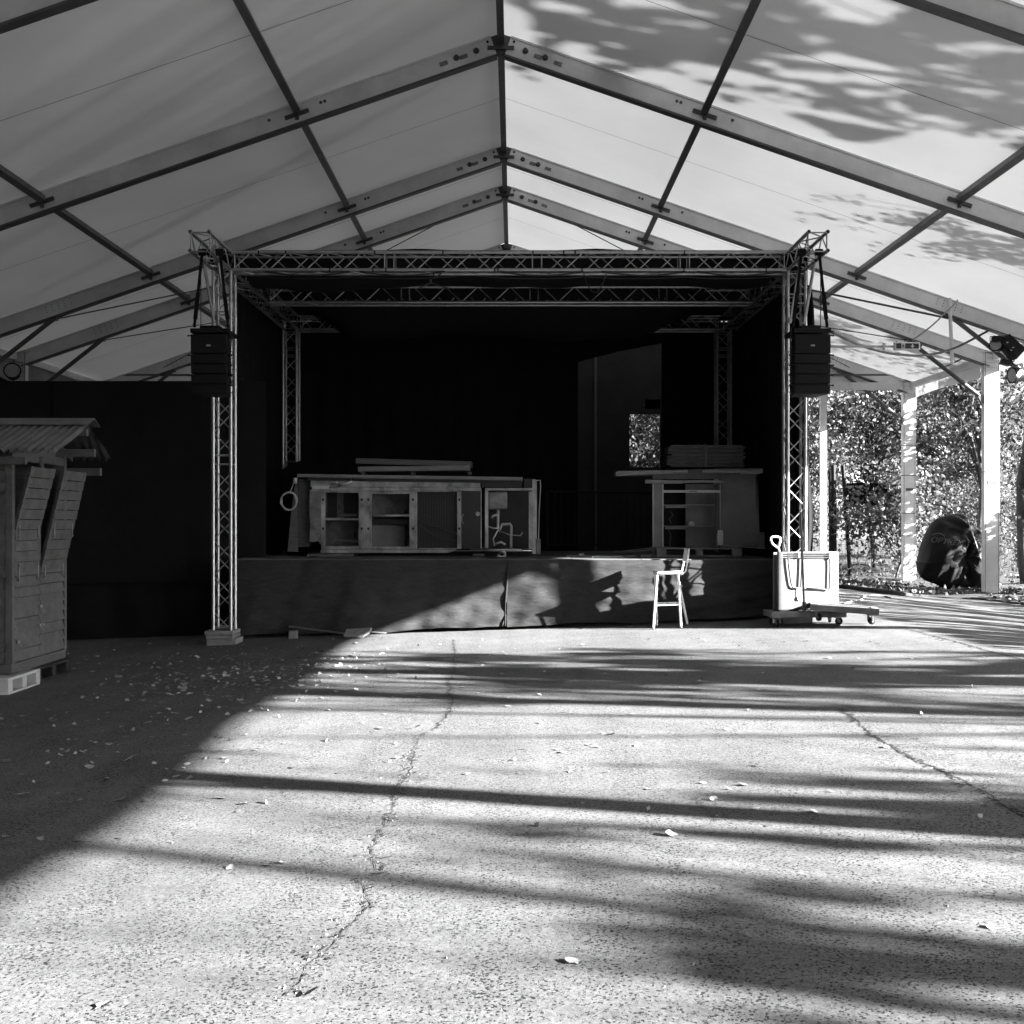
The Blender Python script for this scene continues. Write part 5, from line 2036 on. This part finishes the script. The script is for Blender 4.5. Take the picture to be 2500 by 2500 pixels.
# ------------------------------------------------------------------ trees
NG = np.random.default_rng(99).random((256, 256))
def vnoise(a, b):
    """smooth value noise over two coordinates"""
    i, j = np.floor(a).astype(int), np.floor(b).astype(int)
    f, g_ = a - i, b - j
    f, g_ = f * f * (3 - 2 * f), g_ * g_ * (3 - 2 * g_)
    q = lambda x, y: NG[x % 256, y % 256]
    return (q(i, j) * (1 - f) + q(i + 1, j) * f) * (1 - g_) + (q(i, j + 1) * (1 - f) + q(i + 1, j + 1) * f) * g_

def keep_shadow(p, r):
    """leaves kept by where their shadow lands; crowns are cut to shape the shade"""
    v = p[:, 1] + SR * p[:, 0]
    w = p[:, 2] - SK * p[:, 0]
    dens = np.zeros(len(p))
    Xl = -w / SK
    low = w < .95
    def band(c, h):
        return np.exp(-((v - c) / h) ** 4)
    wob = .25 * np.sin(Xl * .9) 
    d_low = np.zeros(len(p))
    d_low += .95 * np.exp(-((v + wob - 11.4) / 1.15) ** 4) * np.clip((Xl + 2.6) / 3.6, .25, 1)
    d_low += .30 * np.exp(-((v - 9.75) / .14) ** 4)
    d_low += .35 * np.exp(-((v - 13.2) / .35) ** 4) * (Xl > .5)
    d_low += .95 * np.exp(-((v + wob - 6.2) / 1.15) ** 4) * np.clip((Xl + .6) / 2.2, .03, 1)
    d_low += .65 * np.exp(-((v - 4.1) / .65) ** 4) * np.clip((Xl - .1) / 1.4, .0, 1)
    d_low += .22 * np.exp(-((v - 8.4) / .25) ** 4) * (Xl > 2.2)
    d_low += .85 * ((v > 13.9) & (Xl > 4.6)) * (v < 19)
    d_low += .85 * ((v > 18.6) & (v < 24) & (Xl > 5.2))
    d_low += .75 * ((v >= 24) & (v < 31) & (Xl > 6.2))
    d_low += .95 * ((v > 29.8) & (v < 32.2) & (w > -2.5))
    d_low += .85 * ((v > 28.4) & (v < 29.7) & (w < -2.35))
    d_low += .90 * ((v > 33.2) & (v < 34.5))
    Xr = (8.87 - w) / .73
    d_hi = .66 * (v < 17.9 + .35 * np.sin(Xr * 1.7) + .2 * np.sin(Xr * 4.1)) * np.clip((Xr + .9) / 1.2, 0, 1)
    d_hi += .75 * np.exp(-((v - 21.8) / 1.0) ** 4) * (Xr > 5.1)
    d_hi += 1.0 * (v > 28.9) * (Xr > 7.2)
    cell = np.where(v < 8.2, .24, .16)
    st = vnoise(v / cell + 3 * np.floor(v / 8.2), w / .40 + .35 * v)
    st = .6 * st + .4 * vnoise(v / (cell * .5) + 40, w / .25 + 17)
    far = np.where(p[:, 0] > 16.2, .35, 1.0)
    d_low = d_low * np.clip((st - np.where(v < 8.2, .47, .40)) * 7, 0, 1) * 1.35 * far * (v < 28) + d_low * (v >= 28)
    st2 = .5 * vnoise(v / .42 + 80, w / .55 + 9) + .5 * vnoise(v / .17 + 120, w / .34 + 33)
    d_hi = d_hi * np.clip((st2 - .43) * 8, 0, 1) * 1.4
    dens = np.where(low, d_low, d_hi)  # leaf density shaped by the shade wanted on yard and roof
    return r.random(len(p)) < dens

def tree(name, base, height, crown, nclump, nleaf, lsize, seed, label, group, leafm='leaf', mask=None, tr_r=.16, lean=(0, 0), limb=1.0, clump_r=.75, limb_p=1.0):
    r = np.random.default_rng(seed)
    pr = random.Random(seed)
    bx, by = base
    bz = gz(bx, by)
    rt = root(name, (bx, by, bz), label, 'tree' if 'shrub' not in name else 'shrub', group)
    (cx_, cy_, cz_), (rx, ry, rz) = crown
    # trunk
    n = 9
    pts = []
    for k in range(n):
        t = k / (n - 1)
        pts.append(V(bx + lean[0] * t + .12 * nse(t * 4, seed), by + lean[1] * t + .12 * nse(t * 4, seed + 9), bz - .1 + height * .8 * t))
    m = MB()
    m.path(pts, tr_r, 9, r1=tr_r * .25)
    # limbs towards the leaf clumps
    cl = []
    while len(cl) < nclump:
        u = r.normal(size=3)
        u /= np.linalg.norm(u)
        rad = r.random() ** (1 / 2.2)
        cl.append((cx_ + u[0] * rx * rad, cy_ + u[1] * ry * rad, max(bz + .35, cz_ + u[2] * rz * rad)))
    if mask is not None:
        arr = np.array(cl)
        okc = sum(mask(arr, r).astype(int) for _ in range(6)) > 0
        cl_l = [c for c, k_ in zip(cl, okc) if k_ and not 15.2 < c[1] + SR * c[0] < 18.8]  # limbs left out where their shadow would cross the skirt
    else:
        cl_l = cl
    for c in cl_l:
        if pr.random() > limb_p: continue
        t = min(.95, max(.12, (c[2] - bz) / (height * .8) * pr.uniform(.45, .85)))
        k = t * (n - 1)
        i = min(n - 2, int(k))
        s0 = pts[i].lerp(pts[i + 1], k - i)
        e = V(*c)
        mid = s0.lerp(e, .5) + V(pr.uniform(-.2, .2), pr.uniform(-.2, .2), pr.uniform(.05, .4))
        rr = tr_r * (.45 - .3 * t)
        m.path([s0, s0.lerp(mid, .5) + V(0, 0, .05), mid, mid.lerp(e, .5) + V(0, 0, .06), e], max(.012, rr) * limb, 5, r1=.006)
    o = m.build('trunk', 'bark', rt, smooth=True)
    # leaves
    pc = np.array(cl)
    per = np.maximum(1, (nleaf / nclump * r.uniform(.5, 1.5, nclump))).astype(int)
    P_ = np.concatenate([c + r.normal(size=(k, 3)) * np.array([clump_r, clump_r, clump_r * .62]) * r.uniform(.5, 1.1) for c, k in zip(pc, per)])
    P_ = P_[P_[:, 2] > bz + .12]
    if mask is not None:
        P_ = P_[mask(P_, r)]
    v, q = leaf_quads(P_, lsize)
    np_mesh('crown', v, q, leafm, rt)
    return rt

# trees outside the open long side, which throw their shade on the yard and the roof
tree('plane_tree', (16.5, 2.6), 18, ((18.0, 4.6, 10.6), (4.8, 6.0, 7.4)), 260, 60000, .17, 1, 'tall tree standing outside the open side of the marquee level with the yard', 'trees along the open side', mask=keep_shadow, tr_r=.2, clump_r=.36, limb=.7, limb_p=.5)
tree('plane_tree', (17.8, 8.6), 19, ((18.6, 7.6, 14.6), (3.6, 3.8, 4.2)), 170, 34000, .17, 5, 'tallest tree outside the open side of the marquee, opposite the front of the stage', 'trees along the open side', mask=keep_shadow, tr_r=.18, clump_r=.36, limb=.7, limb_p=.4)
tree('plane_tree', (19.0, -3.4), 15, ((19.5, -2.4, 8.2), (3.8, 4.8, 6.4)), 190, 30000, .15, 2, 'tall tree outside the open side of the marquee level with the camera', 'trees along the open side', mask=keep_shadow, tr_r=.13, clump_r=.34, limb=.45, limb_p=.2)
tree('plane_tree', (14.6, 14.2), 9, ((15.4, 14.4, 7.0), (2.6, 3.6, 4.4)), 70, 20000, .13, 3, 'slim tree outside the open side of the marquee opposite the stage', 'trees along the open side', mask=keep_shadow, tr_r=.13)
tree('plane_tree', (15.4, 22.6), 10, ((15.6, 23.0, 6.4), (2.0, 3.0, 4.4)), 60, 24000, .14, 4, 'tree outside the open side of the marquee just ahead of the sunlit column', 'trees along the open side', mask=keep_shadow, tr_r=.16)
tree('hedge_shrub', (14.3, 6.0), 6.5, ((14.4, 5.4, 4.0), (1.2, 3.0, 3.0)), 150, 42000, .10, 41, 'tall shrub outside the open side level with the middle of the yard', 'shrubs along the open side', mask=keep_shadow, tr_r=.07, clump_r=.4, limb_p=.5)
tree('hedge_shrub', (14.8, .6), 6.5, ((14.9, -.9, 4.2), (1.3, 3.2, 3.0)), 150, 42000, .11, 42, 'tall shrub outside the open side ahead of the camera', 'shrubs along the open side', mask=keep_shadow, tr_r=.07, clump_r=.4, limb_p=.5)
for k_, (b_, lab) in enumerate((((14.6, 9.0), 'low shrub outside the open side nearest the yard crack'), ((14.4, 12.2), 'low shrub outside the open side level with the stool'), ((14.3, 15.6), 'low shrub outside the open side level with the stage'), ((14.2, 19.2), 'low shrub outside the open side level with the steel bars'))):
    tree('hedge_shrub', b_, 3.6, ((b_[0], b_[1], 2.6), (1.1, 1.9, 2.3)), 50, 14000, .11, 30 + k_, lab, 'shrubs along the open side', mask=keep_shadow, tr_r=.04, clump_r=.45)
tree('hedge_shrub', (14.1, 22.7), 3, ((14.1, 22.7, 1.5), (1.0, 1.4, 1.5)), 30, 8000, .11, 36, 'low shrub outside the open side beside the sunlit column', 'shrubs along the open side', mask=keep_shadow, tr_r=.04, clump_r=.4)
# visible wood behind
bgs = [
    ('hedge_shrub', (8.6, 33.5), 4.2, ((8.6, 33.6, 2.3), (1.7, 1.3, 2.2)), 46, 7000, .10, 11, 'bushy shrub behind the fence next to the stage tower', 'leaf'),
    ('hedge_shrub', (10.6, 30.6), 3.2, ((10.5, 30.7, 1.7), (1.5, .4, 1.5)), 44, 3200, .12, 12, 'bushy shrub growing around the faded banner on the fence', 'leaf'),
    ('hedge_shrub', (14.4, 33.6), 4.0, ((14.2, 33.6, 2.0), (1.8, 1.4, 2.0)), 44, 7000, .10, 13, 'bushy shrub behind the black-covered thing', 'leaf'),
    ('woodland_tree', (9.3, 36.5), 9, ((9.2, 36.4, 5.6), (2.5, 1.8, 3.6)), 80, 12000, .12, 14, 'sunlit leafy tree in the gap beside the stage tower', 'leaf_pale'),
    ('woodland_tree', (12.0, 37.0), 9, ((12.2, 36.8, 5.2), (2.4, 1.8, 3.8)), 80, 12000, .12, 15, 'sunlit leafy tree between the two far columns', 'leaf'),
    ('woodland_tree', (13.6, 32.4), 9, ((13.9, 32.6, 5.4), (1.6, 1.2, 2.0)), 50, 6500, .13, 16, 'dark leafy tree behind the sunlit column', 'leaf'),
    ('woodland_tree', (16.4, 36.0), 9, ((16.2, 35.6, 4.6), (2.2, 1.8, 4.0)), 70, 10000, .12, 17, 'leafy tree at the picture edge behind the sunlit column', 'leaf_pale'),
    ('woodland_tree', (4.0, 38.0), 8, ((4.2, 37.6, 4.2), (2.2, 1.6, 3.2)), 60, 8000, .12, 18, 'leafy tree seen through the small rear opening of the marquee', 'leaf_shaded'),
    ('woodland_tree', (5.0, 42.5), 10, ((5.0, 42.5, 4.6), (2.6, 1.6, 4.6)), 70, 14000, .20, 23, 'dense dark tree farther behind the small rear opening', 'leaf_shaded'),
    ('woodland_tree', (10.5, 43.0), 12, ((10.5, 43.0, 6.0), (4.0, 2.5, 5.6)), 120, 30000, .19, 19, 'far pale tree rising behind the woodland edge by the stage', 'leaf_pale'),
    ('woodland_tree', (17.0, 43.0), 12, ((17.0, 43.0, 6.0), (4.0, 2.5, 5.6)), 120, 30000, .19, 20, 'far tree rising behind the woodland edge by the column', 'leaf'),
    ('woodland_tree', (13.2, 28.6), 7, ((14.1, 28.0, 4.0), (1.1, 1.5, 2.6)), 40, 7000, .12, 21, 'dark trunk with low leaves at the picture edge beside the sunlit column', 'leaf'),
]
for (nm, b_, h_, cr, nc, nl, ls, sd, lab, lm) in bgs:
    tree(nm, b_, h_, cr, nc, nl, ls, sd, lab, mask=keep_shadow if sd == 21 else None, group='shrubs along the fence' if 'shrub' in nm else 'trees behind the marquee', leafm=lm, tr_r=.17 if sd == 21 else (.1 if 'shrub' not in nm else .04), clump_r=.5 if 'shrub' in nm else .62)

# twigs and low growth
m = MB()
r = random.Random(21)
for k in range(90):
    x = r.uniform(8.2, 16)
    y = r.uniform(30.3, 33.0)
    h = r.uniform(.3, 1.3)
    a = V(x, y, gz(x, y))
    b = a + V(r.uniform(-.7, .7), r.uniform(-.3, .3), h)
    m.path([a, a.lerp(b, .5) + V(r.uniform(-.12, .12), 0, .1), b], .010, 4, r1=.003)
tag(m.build('undergrowth', 'bark'), 'tangle of bare twigs at the foot of the shrubs', 'undergrowth', kind='stuff')

# ------------------------------------------------------------------ fence behind
fe = root('wire_fence', (10, 31.2, 0), 'sagging wire fence with dark posts in front of the shrubs', 'fence')
FD = 31.2
for (x0, y0, x1, y1, w) in ((2058, 1136, 2076, 1416, .11), (2034, 1136, 2037, 1340, .16), (2027, 1150, 2028, 1340, .10), (2500, 1140, 2500, 1430, .1)):
    m = MB()
    a, b = P(x1, y1, FD), P(x0, y0, FD)
    a.z = gz(a.x, FD) - .05
    m.tube(a, b, w / 2, 8)
    m.build('post', 'fence_metal', fe)
m = MB()
for k in range(9):
    z0 = .15 + k * .25
    m.path(sag((7.6, FD, z0), (9.5, FD, z0), .03, 6) + sag((9.5, FD, z0), (10.9, FD, z0), .02, 6)[1:] + sag((10.9, FD, z0), (15, FD, z0), .05, 6)[1:], .004, 4)
for k in range(60):
    x = 7.6 + k * .125
    m.tube((x, FD, .1), (x, FD, 2.2), .003, 4)
m.build('mesh_wire', 'fence_metal', fe)
m = MB()
def fn(u, v):
    a, b = P(2066, 1180, FD - .06), P(2188, 1240, FD - .06)
    x = a.x + (b.x - a.x) * u
    return (x, FD - .06 + .03 * math.sin(x * 4), a.z + (b.z - a.z) * v + .02 * math.sin(u * 5))
m.grid(fn, 16, 5)
tag(m.build('fence_banner', 'banner', smooth=True), 'faded dark banner tied to the wire fence', 'banner')
m = MB()
m.beam(P(2470, 1450, 25.2), P(2520, 1456, 24.6), .22, .10)
tag(m.build('timber_beam', 'pale_wood', bevel=.005), 'pale timber lying on the ground past the foot of the sunlit column', 'beam')
